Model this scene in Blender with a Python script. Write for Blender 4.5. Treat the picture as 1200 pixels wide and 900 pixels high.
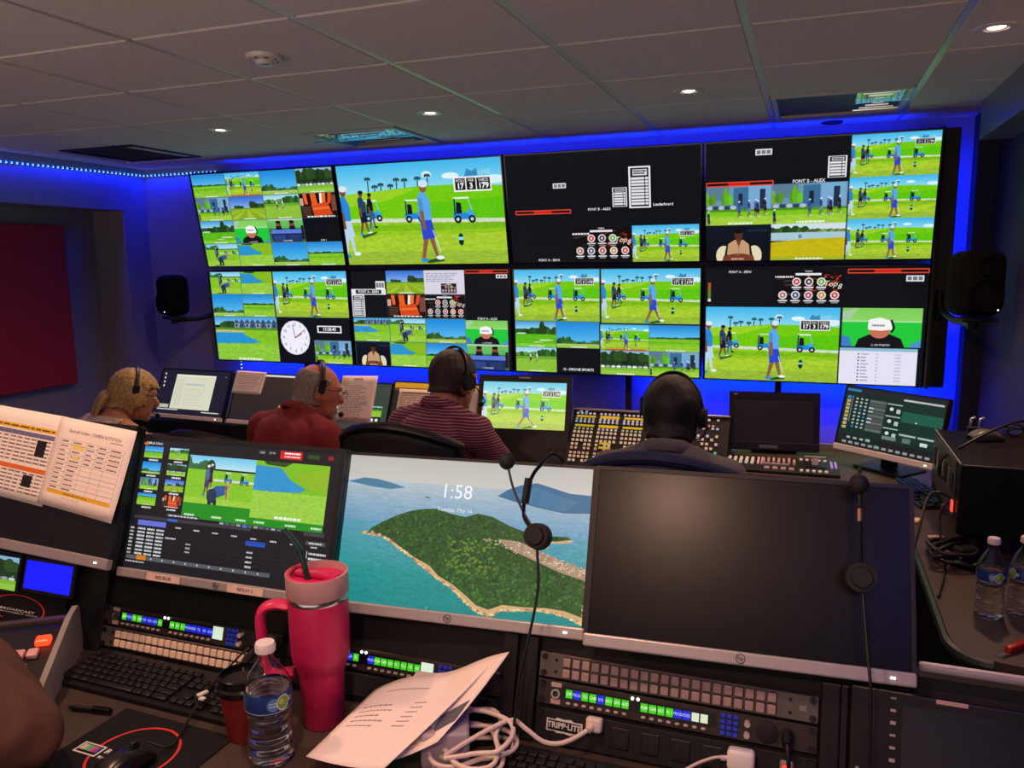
import bpy, bmesh, math, random
import numpy as np
from mathutils import Matrix, Vector

for _o in list(bpy.data.objects):
    bpy.data.objects.remove(_o, do_unlink=True)
SC = bpy.context.scene
COL = SC.collection
random.seed(7)
RNG = np.random.default_rng(7)
PI = math.pi
R = math.radians

# ------------------------------------------------------------------ camera, world, exposure
def setup_camera():
    f, yaw, pitch, roll = 934.0, -0.35610, 0.15211, 0.01169
    cy, sy, cp, sp = math.cos(yaw), math.sin(yaw), math.cos(pitch), math.sin(pitch)
    fwd = Vector((sy*cp, cy*cp, -sp)); right = Vector((cy, -sy, 0)); down = fwd.cross(right)
    r2 = math.cos(roll)*right + math.sin(roll)*down
    d2 = -math.sin(roll)*right + math.cos(roll)*down
    cam = bpy.data.cameras.new('camera'); co = bpy.data.objects.new('camera', cam); COL.objects.link(co)
    m = Matrix((r2, -d2, -fwd)).transposed().to_4x4(); m.translation = (0, 0, 1.64)
    co.matrix_world = m
    cam.sensor_width = 36.0; cam.lens = f/1200*36.0; cam.clip_start = 0.02
    SC.camera = co
setup_camera()
W = bpy.data.worlds.new('world'); SC.world = W; W.use_nodes = True
FILL_LIGHT, FILL_LIGHT_LOW = 0.6, 4.0
def setup_world():
    # rear left open for an added ambient fill, boosted from below to brighten the ceiling
    nt = W.node_tree; bg = nt.nodes['Background']; tc = nt.nodes.new('ShaderNodeTexCoord'); sp = nt.nodes.new('ShaderNodeSeparateXYZ')
    mr = nt.nodes.new('ShaderNodeMapRange'); mr.inputs['From Min'].default_value = -.10; mr.inputs['From Max'].default_value = -.45
    mr.inputs['To Min'].default_value = FILL_LIGHT; mr.inputs['To Max'].default_value = FILL_LIGHT_LOW
    nt.links.new(tc.outputs['Generated'], sp.inputs[0]); nt.links.new(sp.outputs['Z'], mr.inputs['Value']); m2 = nt.nodes.new('ShaderNodeMapRange'); m2.inputs['From Min'].default_value = .02; m2.inputs['From Max'].default_value = .22
    m2.inputs['To Min'].default_value = 1.0; m2.inputs['To Max'].default_value = .12; mu = nt.nodes.new('ShaderNodeMath'); mu.operation = 'MULTIPLY'
    nt.links.new(sp.outputs['Z'], m2.inputs['Value']); nt.links.new(mr.outputs['Result'], mu.inputs[0]); nt.links.new(m2.outputs['Result'], mu.inputs[1]); nt.links.new(mu.outputs[0], bg.inputs[1])
    bg.inputs[0].default_value = (1.0, 0.70, 0.62, 1)
setup_world()
SC.view_settings.view_transform = 'Standard'
SC.view_settings.look = 'None'
SC.view_settings.exposure = 0.0
SC.view_settings.gamma = 1.0
SC.view_settings.use_curve_mapping = False
SCREEN = 1.0            # emission of lit screens
SPOT_FAR, SPOT_NEAR = 50.0, 48.0    # downlights over the front row, downlights over the near row
BLUE_BACK, BLUE_LEFT = 38.0, 7.0
CEIL = 2.36
WARM = (1.0, 0.57, 0.39)

# ------------------------------------------------------------------ helpers
def lin(c):
    if isinstance(c, str):
        c = tuple(int(c[i:i+2], 16)/255 for i in (0, 2, 4))
    return tuple(((v/12.92) if v <= .04045 else ((v+.055)/1.055)**2.4) for v in c[:3])

def pm(name, col, rough=.55, metal=0., noise=0., scale=40., bump=0., emit=0., spec=.5, trans=0., ior=1.45, coat=0., alpha=1., stretch=None):
    m = bpy.data.materials.new(name); m.use_nodes = True
    nt = m.node_tree; b = nt.nodes['Principled BSDF']
    c = (*lin(col), 1)
    b.inputs['Base Color'].default_value = c
    b.inputs['Roughness'].default_value = rough
    b.inputs['Metallic'].default_value = metal
    b.inputs['Specular IOR Level'].default_value = spec
    b.inputs['Coat Weight'].default_value = coat
    if trans: b.inputs['Transmission Weight'].default_value = trans; b.inputs['IOR'].default_value = ior
    if alpha < 1: b.inputs['Alpha'].default_value = alpha
    if emit:
        b.inputs['Emission Color'].default_value = c; b.inputs['Emission Strength'].default_value = emit
    if noise or bump:
        tc = nt.nodes.new('ShaderNodeTexCoord'); n = nt.nodes.new('ShaderNodeTexNoise')
        n.inputs['Scale'].default_value = scale; n.inputs['Detail'].default_value = 3
        if stretch:
            mp = nt.nodes.new('ShaderNodeMapping'); mp.inputs['Scale'].default_value = stretch
            nt.links.new(tc.outputs['Object'], mp.inputs['Vector']); nt.links.new(mp.outputs['Vector'], n.inputs['Vector'])
        else: nt.links.new(tc.outputs['Object'], n.inputs['Vector'])
        if noise:
            cr = nt.nodes.new('ShaderNodeValToRGB')
            cr.color_ramp.elements[0].position = .3; cr.color_ramp.elements[1].position = .7
            cr.color_ramp.elements[0].color = (*[v*(1-noise) for v in c[:3]], 1)
            cr.color_ramp.elements[1].color = (*[min(1, v*(1+noise)) for v in c[:3]], 1)
            nt.links.new(n.outputs['Fac'], cr.inputs['Fac']); nt.links.new(cr.outputs['Color'], b.inputs['Base Color'])
        if bump:
            bp = nt.nodes.new('ShaderNodeBump'); bp.inputs['Strength'].default_value = bump; bp.inputs['Distance'].default_value = .002
            nt.links.new(n.outputs['Fac'], bp.inputs['Height']); nt.links.new(bp.outputs['Normal'], b.inputs['Normal'])
    return m

def img_mat(name, im, emit=0., rough=.5, spec=.4):
    """material from a picture drawn by this script (screens give it off, paper just carries it)"""
    a = im.final(); h, w = a.shape[:2]
    I = bpy.data.images.new(name, w, h)
    px = np.ones((h, w, 4), np.float32); px[..., :3] = np.clip(a[::-1], 0, 1)
    I.pixels.foreach_set(px.ravel()); I.update(); I.pack()
    m = bpy.data.materials.new(name); m.use_nodes = True
    nt = m.node_tree; b = nt.nodes['Principled BSDF']
    t = nt.nodes.new('ShaderNodeTexImage'); t.image = I; t.extension = 'EXTEND'
    uv = nt.nodes.new('ShaderNodeUVMap'); uv.uv_map = 'UVMap'
    nt.links.new(uv.outputs['UV'], t.inputs['Vector'])
    b.inputs['Roughness'].default_value = rough; b.inputs['Specular IOR Level'].default_value = spec
    if emit:
        b.inputs['Base Color'].default_value = (.008, .008, .01, 1)
        nt.links.new(t.outputs['Color'], b.inputs['Emission Color']); b.inputs['Emission Strength'].default_value = emit
    else:
        nt.links.new(t.outputs['Color'], b.inputs['Base Color'])
    return m

class B:
    """collects shapes and links them as ONE mesh object"""
    def __init__(s):
        s.bm = bmesh.new(); s.uv = s.bm.loops.layers.uv.new('UVMap')
    def _fin(s, vs, M, mi):
        if M is not None: bmesh.ops.transform(s.bm, matrix=M, verts=vs)
        if mi:
            for f in {f for v in vs for f in v.link_faces}: f.material_index = mi
    def box(s, c, d, rot=None, bev=0., mi=0, seg=2):
        g = bmesh.ops.create_cube(s.bm, size=1.0)['verts']
        bmesh.ops.scale(s.bm, vec=d, verts=g)
        if bev:
            es = list({e for v in g for e in v.link_edges})
            r = bmesh.ops.bevel(s.bm, geom=es, offset=min(bev, min(d)*.49), segments=seg, affect='EDGES', profile=.5)
            g = list({v for f in r['faces'] for v in f.verts} | {v for v in g if v.is_valid})
        M = Matrix.Translation(c)
        if rot is not None: M = M @ rot.to_4x4()
        s._fin(g, M, mi); return s
    def cyl(s, p0, p1, r0, r1=None, seg=16, mi=0):
        p0, p1 = Vector(p0), Vector(p1); d = p1-p0
        g = bmesh.ops.create_cone(s.bm, cap_ends=True, segments=seg, radius1=r0, radius2=r0 if r1 is None else r1, depth=d.length)['verts']
        q = d.to_track_quat('Z', 'Y')
        s._fin(g, Matrix.Translation((p0+p1)/2) @ q.to_matrix().to_4x4(), mi); return s
    def ell(s, c, r, rot=None, seg=16, mi=0):
        g = bmesh.ops.create_uvsphere(s.bm, u_segments=seg, v_segments=max(6, seg//2+2), radius=1)['verts']
        bmesh.ops.scale(s.bm, vec=r if hasattr(r, '__len__') else (r, r, r), verts=g)
        M = Matrix.Translation(c)
        if rot is not None: M = M @ rot.to_4x4()
        s._fin(g, M, mi); return s
    def lathe(s, prof, c=(0, 0, 0), seg=32, rot=None, mi=0, close=False):
        rings = []
        M = Matrix.Translation(c)
        if rot is not None: M = M @ rot.to_4x4()
        for r, z in prof:
            if r < 1e-6: rings.append([s.bm.verts.new(M @ Vector((0, 0, z)))])
            else: rings.append([s.bm.verts.new(M @ Vector((r*math.cos(2*PI*k/seg), r*math.sin(2*PI*k/seg), z))) for k in range(seg)])
        for a, b in zip(rings, rings[1:]):
            for k in range(seg):
                k2 = (k+1) % seg
                vs = [a[k % len(a)], a[k2 % len(a)], b[k2 % len(b)], b[k % len(b)]]
                vs = [v for i, v in enumerate(vs) if v not in vs[:i]]
                if len(vs) > 2:
                    f = s.bm.faces.new(vs); f.material_index = mi
        return s
    def prism(s, poly, z0, z1, M=None, mi=0):
        M = M or Matrix()
        a = [s.bm.verts.new(M @ Vector((x, y, z0))) for x, y in poly]
        b = [s.bm.verts.new(M @ Vector((x, y, z1))) for x, y in poly]
        n = len(poly); fs = [s.bm.faces.new(a[::-1]), s.bm.faces.new(b)]
        for k in range(n): fs.append(s.bm.faces.new([a[k], a[(k+1) % n], b[(k+1) % n], b[k]]))
        for f in fs: f.material_index = mi
        return s
    def tube(s, pts, r, seg=8, mi=0, smooth=0, flat=None):
        pts = [Vector(p) for p in pts]
        if smooth: pts = spline(pts, smooth)
        n = len(pts); rr = r if hasattr(r, '__len__') else [r]*n
        if len(rr) != n: rr = [rr[0]+(rr[-1]-rr[0])*i/(n-1) for i in range(n)]
        t = (pts[1]-pts[0]).normalized()
        u = t.cross(Vector((0, 0, 1)))
        if u.length < .1: u = t.cross(Vector((0, 1, 0)))
        u.normalize(); rings = []
        for i, p in enumerate(pts):
            tn = (pts[min(i+1, n-1)]-pts[max(i-1, 0)])
            if tn.length > 1e-9: t = tn.normalized()
            u = (u-t*u.dot(t)).normalized(); v = t.cross(u)
            fx, fy = flat or (1, 1)
            rings.append([s.bm.verts.new(p+u*math.cos(2*PI*k/seg)*rr[i]*fx+v*math.sin(2*PI*k/seg)*rr[i]*fy) for k in range(seg)])
        for a, b in zip(rings, rings[1:]):
            for k in range(seg):
                f = s.bm.faces.new([a[k], a[(k+1) % seg], b[(k+1) % seg], b[k]]); f.material_index = mi
        for ring in (rings[0][::-1], rings[-1]):
            f = s.bm.faces.new(ring); f.material_index = mi
        return s
    def quad(s, pts, mi=0, uv=((0, 0), (1, 0), (1, 1), (0, 1))):
        f = s.bm.faces.new([s.bm.verts.new(Vector(p)) for p in pts]); f.material_index = mi
        for l, w in zip(f.loops, uv): l[s.uv].uv = w
        return s
    def sheet(s, fn, nu=12, nv=12, mi=0, th=0.):
        """curved sheet fn(u,v) -> point, uv mapped; th gives it thickness"""
        def grid(off):
            return [[s.bm.verts.new(Vector(fn(i/nu, j/nv))+Vector((0, 0, off))) for i in range(nu+1)] for j in range(nv+1)]
        top = grid(0)
        for j in range(nv):
            for i in range(nu):
                f = s.bm.faces.new([top[j][i], top[j][i+1], top[j+1][i+1], top[j+1][i]]); f.material_index = mi; f.smooth = True
                for l, (a, b) in zip(f.loops, ((i, j), (i+1, j), (i+1, j+1), (i, j+1))): l[s.uv].uv = (a/nu, b/nv)
        return s
    def build(s, name, mat, parent=None, smooth=False, M=None, mods=None):
        me = bpy.data.meshes.new(name)
        bmesh.ops.recalc_face_normals(s.bm, faces=[f for f in s.bm.faces])
        if M is not None: bmesh.ops.transform(s.bm, matrix=M, verts=s.bm.verts[:])
        s.bm.to_mesh(me); s.bm.free()
        for m in (mat if isinstance(mat, (list, tuple)) else [mat]): me.materials.append(m)
        if smooth:
            me.polygons.foreach_set('use_smooth', [True]*len(me.polygons))
            try: me.set_sharp_from_angle(angle=R(40))
            except Exception: pass
        o = bpy.data.objects.new(name, me); COL.objects.link(o)
        if parent is not None: o.parent = parent
        return o
    def face(s, name, mat, parent=None):
        """build without touching the normals' winding (picture quads)"""
        me = bpy.data.meshes.new(name); s.bm.to_mesh(me); s.bm.free(); me.materials.append(mat)
        o = bpy.data.objects.new(name, me); COL.objects.link(o)
        if parent is not None: o.parent = parent
        return o

def spline(pts, n):
    P = [Vector(p) for p in pts]; P = [P[0]*2-P[1]]+P+[P[-1]*2-P[-2]]; out = []
    for i in range(1, len(P)-2):
        for k in range(n):
            t = k/n; a, b, c, d = P[i-1:i+3]
            out.append(.5*((2*b)+(c-a)*t+(2*a-5*b+4*c-d)*t*t+(3*b-a-3*c+d)*t**3))
    return out+[P[-2]]

def thing(name, label, cat, loc=(0, 0, 0), rot=None, group=None):
    o = bpy.data.objects.new(name, None); o.empty_display_size = .05; COL.objects.link(o)
    M = Matrix.Translation(loc)
    if rot is not None: M = M @ (rot.to_4x4() if not isinstance(rot, (int, float)) else Matrix.Rotation(rot, 4, 'Z'))
    o.matrix_world = M
    o['label'] = label; o['category'] = cat
    if group: o['group'] = group
    return o
def tag(o, label, cat, group=None):
    o['label'] = label; o['category'] = cat
    if group: o['group'] = group
    return o
def struct(o): o['kind'] = 'structure'; return o
def inst(o, parent, M, name=None):
    c = o.copy(); COL.objects.link(c); c.parent = parent; c.matrix_local = M
    return c
def T(x, y, z): return Matrix.Translation((x, y, z))
def RX(a): return Matrix.Rotation(a, 3, 'X')
def RY(a): return Matrix.Rotation(a, 3, 'Y')
def RZ(a): return Matrix.Rotation(a, 3, 'Z')

def font_mesh(s, size=1., bold=0., align='CENTER', extrude=0.):
    cu = bpy.data.curves.new('lettering', 'FONT'); cu.body = s; cu.size = size; cu.align_x = align; cu.align_y = 'CENTER'
    cu.offset = bold; cu.extrude = extrude; cu.resolution_u = 3
    o = bpy.data.objects.new('lettering', cu); COL.objects.link(o)
    dg = bpy.context.evaluated_depsgraph_get()
    me = bpy.data.meshes.new_from_object(o.evaluated_get(dg))
    bpy.data.objects.remove(o, do_unlink=True); bpy.data.curves.remove(cu)
    return me
def lettering(s, size, mat, parent, M, bold=0., name='lettering', extrude=.0003):
    me = font_mesh(s, size, bold, extrude=extrude); me.materials.clear(); me.materials.append(mat); me.name = name
    o = bpy.data.objects.new(name, me); COL.objects.link(o); o.parent = parent; o.matrix_local = M
    return o

# ------------------------------------------------------------------ pictures for screens and printed paper (drawn here)
class Im:
    def __init__(s, w=None, h=None, col=(0, 0, 0), arr=None, ss=2):
        s.ss = ss
        if arr is not None: s.a = arr
        else: s.a = np.zeros((h*ss, w*ss, 3), np.float32); s.a[:] = hexc(col)
    def final(s):
        k = s.ss; h, w = s.a.shape[0]//k, s.a.shape[1]//k
        return s.a[:h*k, :w*k].reshape(h, k, w, k, 3).mean((1, 3))
    def sub(s, x0, y0, x1, y1):
        h, w = s.a.shape[:2]
        return Im(arr=s.a[int(round(y0*h)):int(round(y1*h)), int(round(x0*w)):int(round(x1*w))], ss=s.ss)
    def rect(s, x0, y0, x1, y1, col):
        h, w = s.a.shape[:2]
        X0, X1 = int(round(x0*w)), max(int(round(x1*w)), int(round(x0*w))+1); Y0, Y1 = int(round(y0*h)), max(int(round(y1*h)), int(round(y0*h))+1)
        s.a[max(0, Y0):max(0, Y1), max(0, X0):max(0, X1)] = hexc(col); return s
    def frame(s, x0, y0, x1, y1, col, t=.01):
        h, w = s.a.shape[:2]; tx, ty = t*h/w, t
        s.rect(x0, y0, x1, y0+ty, col).rect(x0, y1-ty, x1, y1, col).rect(x0, y0, x0+tx, y1, col).rect(x1-tx, y0, x1, y1, col); return s
    def vgrad(s, y0, y1, c0, c1):
        h = s.a.shape[0]; Y0, Y1 = int(y0*h), int(round(y1*h))
        if Y1 > Y0:
            t = np.linspace(0, 1, Y1-Y0)[:, None, None]; s.a[Y0:Y1] = hexc(c0)*(1-t)+hexc(c1)*t
        return s
    def poly(s, pts, col):
        h, w = s.a.shape[:2]; P = np.array(pts, float)*[w, h]
        x0, y0 = np.maximum(np.floor(P.min(0)).astype(int), 0); x1 = min(w, int(P[:, 0].max())+1); y1 = min(h, int(P[:, 1].max())+1)
        if x1 <= x0 or y1 <= y0: return s
        X, Y = np.meshgrid(np.arange(x0, x1)+.5, np.arange(y0, y1)+.5); ins = np.zeros(X.shape, bool)
        for (ax, ay), (bx, by) in zip(P, np.roll(P, -1, 0)):
            if ay == by: continue
            ins ^= ((ay > Y) != (by > Y)) & (X < (bx-ax)*(Y-ay)/(by-ay)+ax)
        s.a[y0:y1, x0:x1][ins] = hexc(col); return s
    def ell(s, cx, cy, rx, ry, col):
        return s.poly([(cx+rx*math.cos(t), cy+ry*math.sin(t)) for t in np.linspace(0, 2*PI, 20, endpoint=False)], col)
    def line(s, pts, t, col):
        h, w = s.a.shape[:2]
        for (ax, ay), (bx, by) in zip(pts, pts[1:]):
            dx, dy = (bx-ax)*w, (by-ay)*h; L = math.hypot(dx, dy) or 1; nx, ny = -dy/L*t*h/2/w, dx/L*t/2
            s.poly([(ax+nx, ay+ny), (bx+nx, by+ny), (bx-nx, by-ny), (ax-nx, ay-ny)], col)
        return s
    def noise(s, amt, sx=1., sy=1., y0=0, y1=1, x0=0, x1=1):
        v = s.sub(x0, y0, x1, y1).a; h, w = v.shape[:2]
        n = RNG.random((max(2, int(h/sy)+2), max(2, int(w/sx)+2))).astype(np.float32)
        yy = np.linspace(0, n.shape[0]-1.01, h); xx = np.linspace(0, n.shape[1]-1.01, w)
        yi, xi = yy.astype(int), xx.astype(int); fy, fx = (yy-yi)[:, None], (xx-xi)[None]
        g = n[yi][:, xi]*(1-fy)*(1-fx)+n[yi+1][:, xi]*fy*(1-fx)+n[yi][:, xi+1]*(1-fy)*fx+n[yi+1][:, xi+1]*fy*fx
        v *= (1+amt*(g-.5)*2)[..., None]; return s
    def text(s, t, x, y, hgt, col, align='CENTER', bold=0.0, slant=0., wide=1.):
        H, Wd = s.a.shape[:2]; me = font_mesh(t, 1.0, bold, align); me.calc_loop_triangles()
        if not len(me.vertices): return s
        v = np.array([p.co[:2] for p in me.vertices]); k = hgt*H/.7; c = hexc(col)
        px = x*Wd+(v[:, 0]+slant*v[:, 1])*k*wide; py = y*H-v[:, 1]*k
        for tr in me.loop_triangles:
            i = list(tr.vertices); ax, bx, cx = px[i]; ay, by, cy = py[i]
            x0, x1 = max(0, int(min(ax, bx, cx))), min(Wd, int(max(ax, bx, cx))+2); y0, y1 = max(0, int(min(ay, by, cy))), min(H, int(max(ay, by, cy))+2)
            if x1 <= x0 or y1 <= y0: continue
            X, Y = np.meshgrid(np.arange(x0, x1)+.5, np.arange(y0, y1)+.5)
            d1 = (bx-ax)*(Y-ay)-(by-ay)*(X-ax); d2 = (cx-bx)*(Y-by)-(cy-by)*(X-bx); d3 = (ax-cx)*(Y-cy)-(ay-cy)*(X-cx)
            s.a[y0:y1, x0:x1][((d1 >= 0) & (d2 >= 0) & (d3 >= 0)) | ((d1 <= 0) & (d2 <= 0) & (d3 <= 0))] = c
        bpy.data.meshes.remove(me); return s
    def dashes(s, x0, y0, x1, y1, rows, col, fill=.75, t=.5):
        """rows of type too small to read"""
        for r in range(rows):
            y = y0+(y1-y0)*(r+.5)/rows; hh = (y1-y0)/rows*t/2; x = x0
            while x < x0+(x1-x0)*fill*(.75+.35*RNG.random()) and x < x1:
                w = (x1-x0)*(.05+.1*RNG.random()); s.rect(x, y-hh, min(x1, x+w), y+hh, col); x += w+(x1-x0)*.025
        return s
def hexc(c):
    if isinstance(c, str): return np.array([int(c[i:i+2], 16)/255 for i in (0, 2, 4)], np.float32)
    return np.array(c, np.float32)

def trees(im, x0, x1, y, hmax, col, dense=14, seed=0):
    r = np.random.default_rng(seed)
    for k in range(dense):
        x = x0+(x1-x0)*(k+.5*r.random())/dense; hh = hmax*(.5+.5*r.random()); c = hexc(col)*(.7+.6*r.random())
        im.ell(x, y-hh*.45, (x1-x0)/dense*.95, hh*.6, c)
def man(im, x, y0, y1, shirt, shorts, cap='dfe6ee', skin='7a4a35', stride=.3, shoes='e8f0f5', legs=None, lean=0.):
    h = y1-y0; H, Wd = im.a.shape[:2]; k = h*H/Wd
    X = lambda u: x+u*k*.74
    Y = lambda v: y0+v*h
    lg = legs or skin
    im.poly([(X(-.07), Y(.68)), (X(.02), Y(.68)), (X(-.04-stride*.2), Y(.96)), (X(-.10-stride*.2), Y(.96))], lg)
    im.poly([(X(.01), Y(.68)), (X(.10), Y(.68)), (X(.10+stride*.25), Y(.93)), (X(.05+stride*.25), Y(.93))], lg)
    im.ell(X(-.05-stride*.2), Y(.97), .055*k, .025*h, '2a90d0'); im.ell(X(.12+stride*.25), Y(.94), .055*k, .025*h, shoes)
    im.poly([(X(-.11), Y(.47)), (X(.09), Y(.47)), (X(.15), Y(.70)), (X(.03), Y(.71)), (X(-.09), Y(.72))], shorts)
    im.poly([(X(-.10), Y(.18)), (X(.02), Y(.15)), (X(.10), Y(.28)), (X(.10), Y(.49)), (X(-.11), Y(.49)), (X(-.12), Y(.3))], shirt)
    im.poly([(X(-.12), Y(.22)), (X(-.04), Y(.24)), (X(-.02), Y(.56)), (X(-.07), Y(.58))], hexc(shirt)*.85)
    im.ell(X(-.045), Y(.57), .022*k, .035*h, skin); im.poly([(X(-.11), Y(.38)), (X(-.03), Y(.38)), (X(-.02), Y(.56)), (X(-.07), Y(.57))], skin)
    im.ell(X(0), Y(.11), .048*k, .055*h, skin); im.ell(X(.01), Y(.065), .062*k, .042*h, cap)
def cart(im, x, y, s, flip=1):
    k = s*im.a.shape[0]/im.a.shape[1]
    im.rect(x-.5*k, y-.28*s, x+.5*k, y, '1f86d8'); im.poly([(x+flip*.1*k, y-.28*s), (x+flip*.35*k, y-.45*s), (x+flip*.55*k, y-.1*s), (x+flip*.55*k, y)], '38a6ee')
    im.rect(x-.45*k, y-.95*s, x+.3*k, y-.88*s, 'e8f4fa'); im.line([(x-.4*k, y-.9*s), (x-.42*k, y-.2*s)], .07*s, '16324a'); im.line([(x+.25*k, y-.9*s), (x+.4*k, y-.4*s)], .05*s, '9ac8e0')
    im.poly([(x-.32*k, y-.75*s), (x-.1*k, y-.7*s), (x-.08*k, y-.25*s), (x-.36*k, y-.25*s)], '0a1828'); im.ell(x-.3*k, y, .17*k, .17*s, '10141c'); im.ell(x+.38*k, y, .17*k, .17*s, '10141c')
    im.ell(x-.3*k, y, .08*k, .08*s, 'c8d0d8'); im.ell(x+.38*k, y, .08*k, .08*s, 'c8d0d8')
def tee(im, red=False, score=True, stride=.25, pale=0.):
    im.vgrad(0, .34, '3fb4ea', 'a8e4f4'); im.ell(.70, .15, .05, .03, 'e0f4fa'); im.ell(.56, .13, .03, .035, 'd0ecf8'); im.ell(.95, .2, .07, .04, 'd8f0f8')
    for x, y, h in ((.19, .28, .2), (.23, .28, .09), (.27, .27, .1), (.33, .27, .08), (.37, .25, .13), (.42, .25, .12), (.50, .24, .12), (.56, .24, .15)):
        im.line([(x, y+.03), (x+.004, y-h*.7)], .012, '1c4458'); [im.line([(x+.003, y-h*.7), (x+.003+.020*math.cos(a), y-h*.7-.022*math.sin(a)+.006)], .011, '1e4a50') for a in (.1, .7, 1.5, 2.3, 3.0, -.5, 3.7)]
    im.poly([(0, .29), (.2, .27), (.5, .235), (.75, .235), (1, .26), (1, .66), (0, .66)], '72c80a')
    im.poly([(0, .29), (.3, .26), (.5, .25), (.3, .36), (0, .42)], '9ad022'); im.poly([(.55, .4), (1, .36), (1, .56), (.5, .54)], '5cc40c')
    im.rect(0, .57, 1, 1, '92c81e'); im.rect(0, .60, 1, .66, '7cb818'); im.rect(0, .70, 1, .87, 'a6ca30'); im.rect(0, .87, 1, 1, '98ba36')
    im.poly([(0, .53), (.3, .535), (1, .565), (1, .60), (.3, .575), (0, .565)], 'd2dccc')
    im.noise(.07, 22, 5, .57, 1); im.noise(.05, 5, 5, .25, 1)
    cart(im, .20, .53, .19); cart(im, .46, .55, .2); cart(im, .76, .565, .22)
    man(im, .022, .18, .93, '2b86d8', 'b8d4ec', 'dfe6ee', '7a4a35', stride=.1, legs='b8d4ec')
    man(im, .135, .24, .70, '24406e', '0c1830', '1a1410', stride=.25); man(im, .19, .27, .64, '0e1626', '2c5a80', '14100e', stride=.1, legs='2c5a80', shoes='0c1018')
    im.poly([(.11, .70), (.22, .66), (.2, .69), (.12, .73)], '2c5a28')
    im.poly([(.49, .97), (.6, .93), (.62, .97), (.52, .99)], '24501c')
    man(im, .53, .16, .985, '5aa8ea', '2a48c8', 'cde4f2', '8a5a44', stride=stride); im.line([(.565, .66), (.60, .88)], .012, 'c8dcec')
    im.ell(.73, .76, .016, .06, '0c2420'); im.rect(.714, .735, .746, .765, '7ce0e8')
    if score:
        im.text('LIVE', .90, .13, .045, 'b8dcec', slant=.2); im.poly([(.78, .17), (.80, .09), (.83, .12), (.855, .09), (.86, .16)], '3888b8')
        im.rect(.715, .165, .935, .305, 'f2f2f4')
        for a, b, l, v in ((.725, .785, 'HOLE', '17'), (.792, .845, 'PAR', '3'), (.852, .927, 'YARDS', '179')):
            im.rect(a, .18, b, .29, '14141a'); im.text(l, (a+b)/2, .203, .03, 'f4f4f4', bold=.02, wide=.8); im.text(v, (a+b)/2, .255, .05, 'ffffff', bold=.04)
    if red: im.rect(.1, .95, .95, 1, 'e03018')
    if pale: im.a[:] = im.a*(1-pale)+np.array([1, 1, .85], np.float32)*pale
def cap(im, t='CAM'):
    im.dashes(.34, .93, .72, .985, 1, 'f0f4f0', 1.1, .8)
def field(im, sky=.5, seed=1):
    im.vgrad(0, sky, '1e84d4', '64c0ee'); im.rect(0, sky, 1, 1, '84c428'); im.rect(0, sky+.12, 1, sky+.2, '6cb81c'); im.rect(0, sky+.3, 1, 1, '92c83a')
    trees(im, .0, 1, sky+.02, .08, '1e4424', 16, seed); im.rect(.0, sky, 1, sky+.02, '4a8a28'); im.noise(.08, 14, 4, sky, 1); cap(im)
def hedge(im, seed=2):
    im.vgrad(0, .8, '1a86da', '5cbcf0'); trees(im, -.1, .4, .85, .28, '2e5a24', 10, seed); trees(im, .2, 1.05, .87, .18, '3a6a2c', 16, seed+1); im.rect(0, .84, 1, 1, '9ac848'); im.rect(0, .84, 1, .87, 'c0c890'); cap(im)
def park(im):
    im.rect(0, 0, 1, 1, '88b8d8'); trees(im, -.05, 1.05, .55, .55, '1c3418', 12, 3); trees(im, 0, 1, .4, .4, '243e1c', 12, 4); im.rect(0, .58, 1, .7, '2a3a2a')
    for k in range(9): im.ell(.05+.11*k, .66, .05, .05, ('e8ecf0', '9aa8b0', 'd0d8dc')[k % 3])
    im.rect(0, .7, 1, 1, '7cbc30'); im.rect(0, .82, 1, 1, '96c84a'); cap(im)
def building(im, men=True):
    im.rect(0, 0, 1, 1, '6a92b0'); im.rect(0, 0, .35, .35, '5a7a98'); im.rect(.42, .05, .65, .6, '3a6c94'); im.rect(.65, 0, .98, .7, '78a8d0'); im.rect(.82, .1, .9, .6, '1c3048'); im.rect(.5, .2, .56, .5, '182838')
    trees(im, .0, .14, .45, .32, '6cb028', 4, 5); trees(im, .26, .42, .45, .4, '58a024', 4, 6); im.rect(0, .5, .5, .62, '4a6a80')
    for k in range(5): im.ell(.06+.09*k, .55, .05, .05, ('aebfcf', '2a3f55')[k % 2])
    im.rect(0, .6, 1, 1, '7cc41c'); im.rect(0, .6, 1, .66, '4c8c1c'); im.rect(0, .78, 1, 1, 'a0cc3c'); im.noise(.07, 14, 4, .6, 1)
    if men:
        for x, y, c, l in ((.04, .62, '1e3050', '1e3050'), (.51, .38, '2850a8', '2850a8'), (.66, .36, '24467c', '5a8cc0'), (.76, .34, '3a6cd0', '101830'), (.79, .37, '1c2c58', '101830'), (.90, .32, '141c38', '101830')):
            man(im, x, y, y+.44, c, l, 'e8eef4', stride=.1)
    cap(im)
def stripes(im):
    im.vgrad(0, .5, '3468d4', '8cb4ec'); trees(im, .15, .4, .5, .13, '20401c', 5, 7); trees(im, .62, 1, .52, .3, '2a4a22', 6, 8); im.rect(0, .5, 1, 1, '86ac22')
    for k in range(7): im.poly([(.5, .5), (-1.2+.55*k, 1), (-.95+.55*k, 1)], 'a2c032')
    im.rect(0, .5, 1, .53, '5c8a1c'); cap(im)
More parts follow.
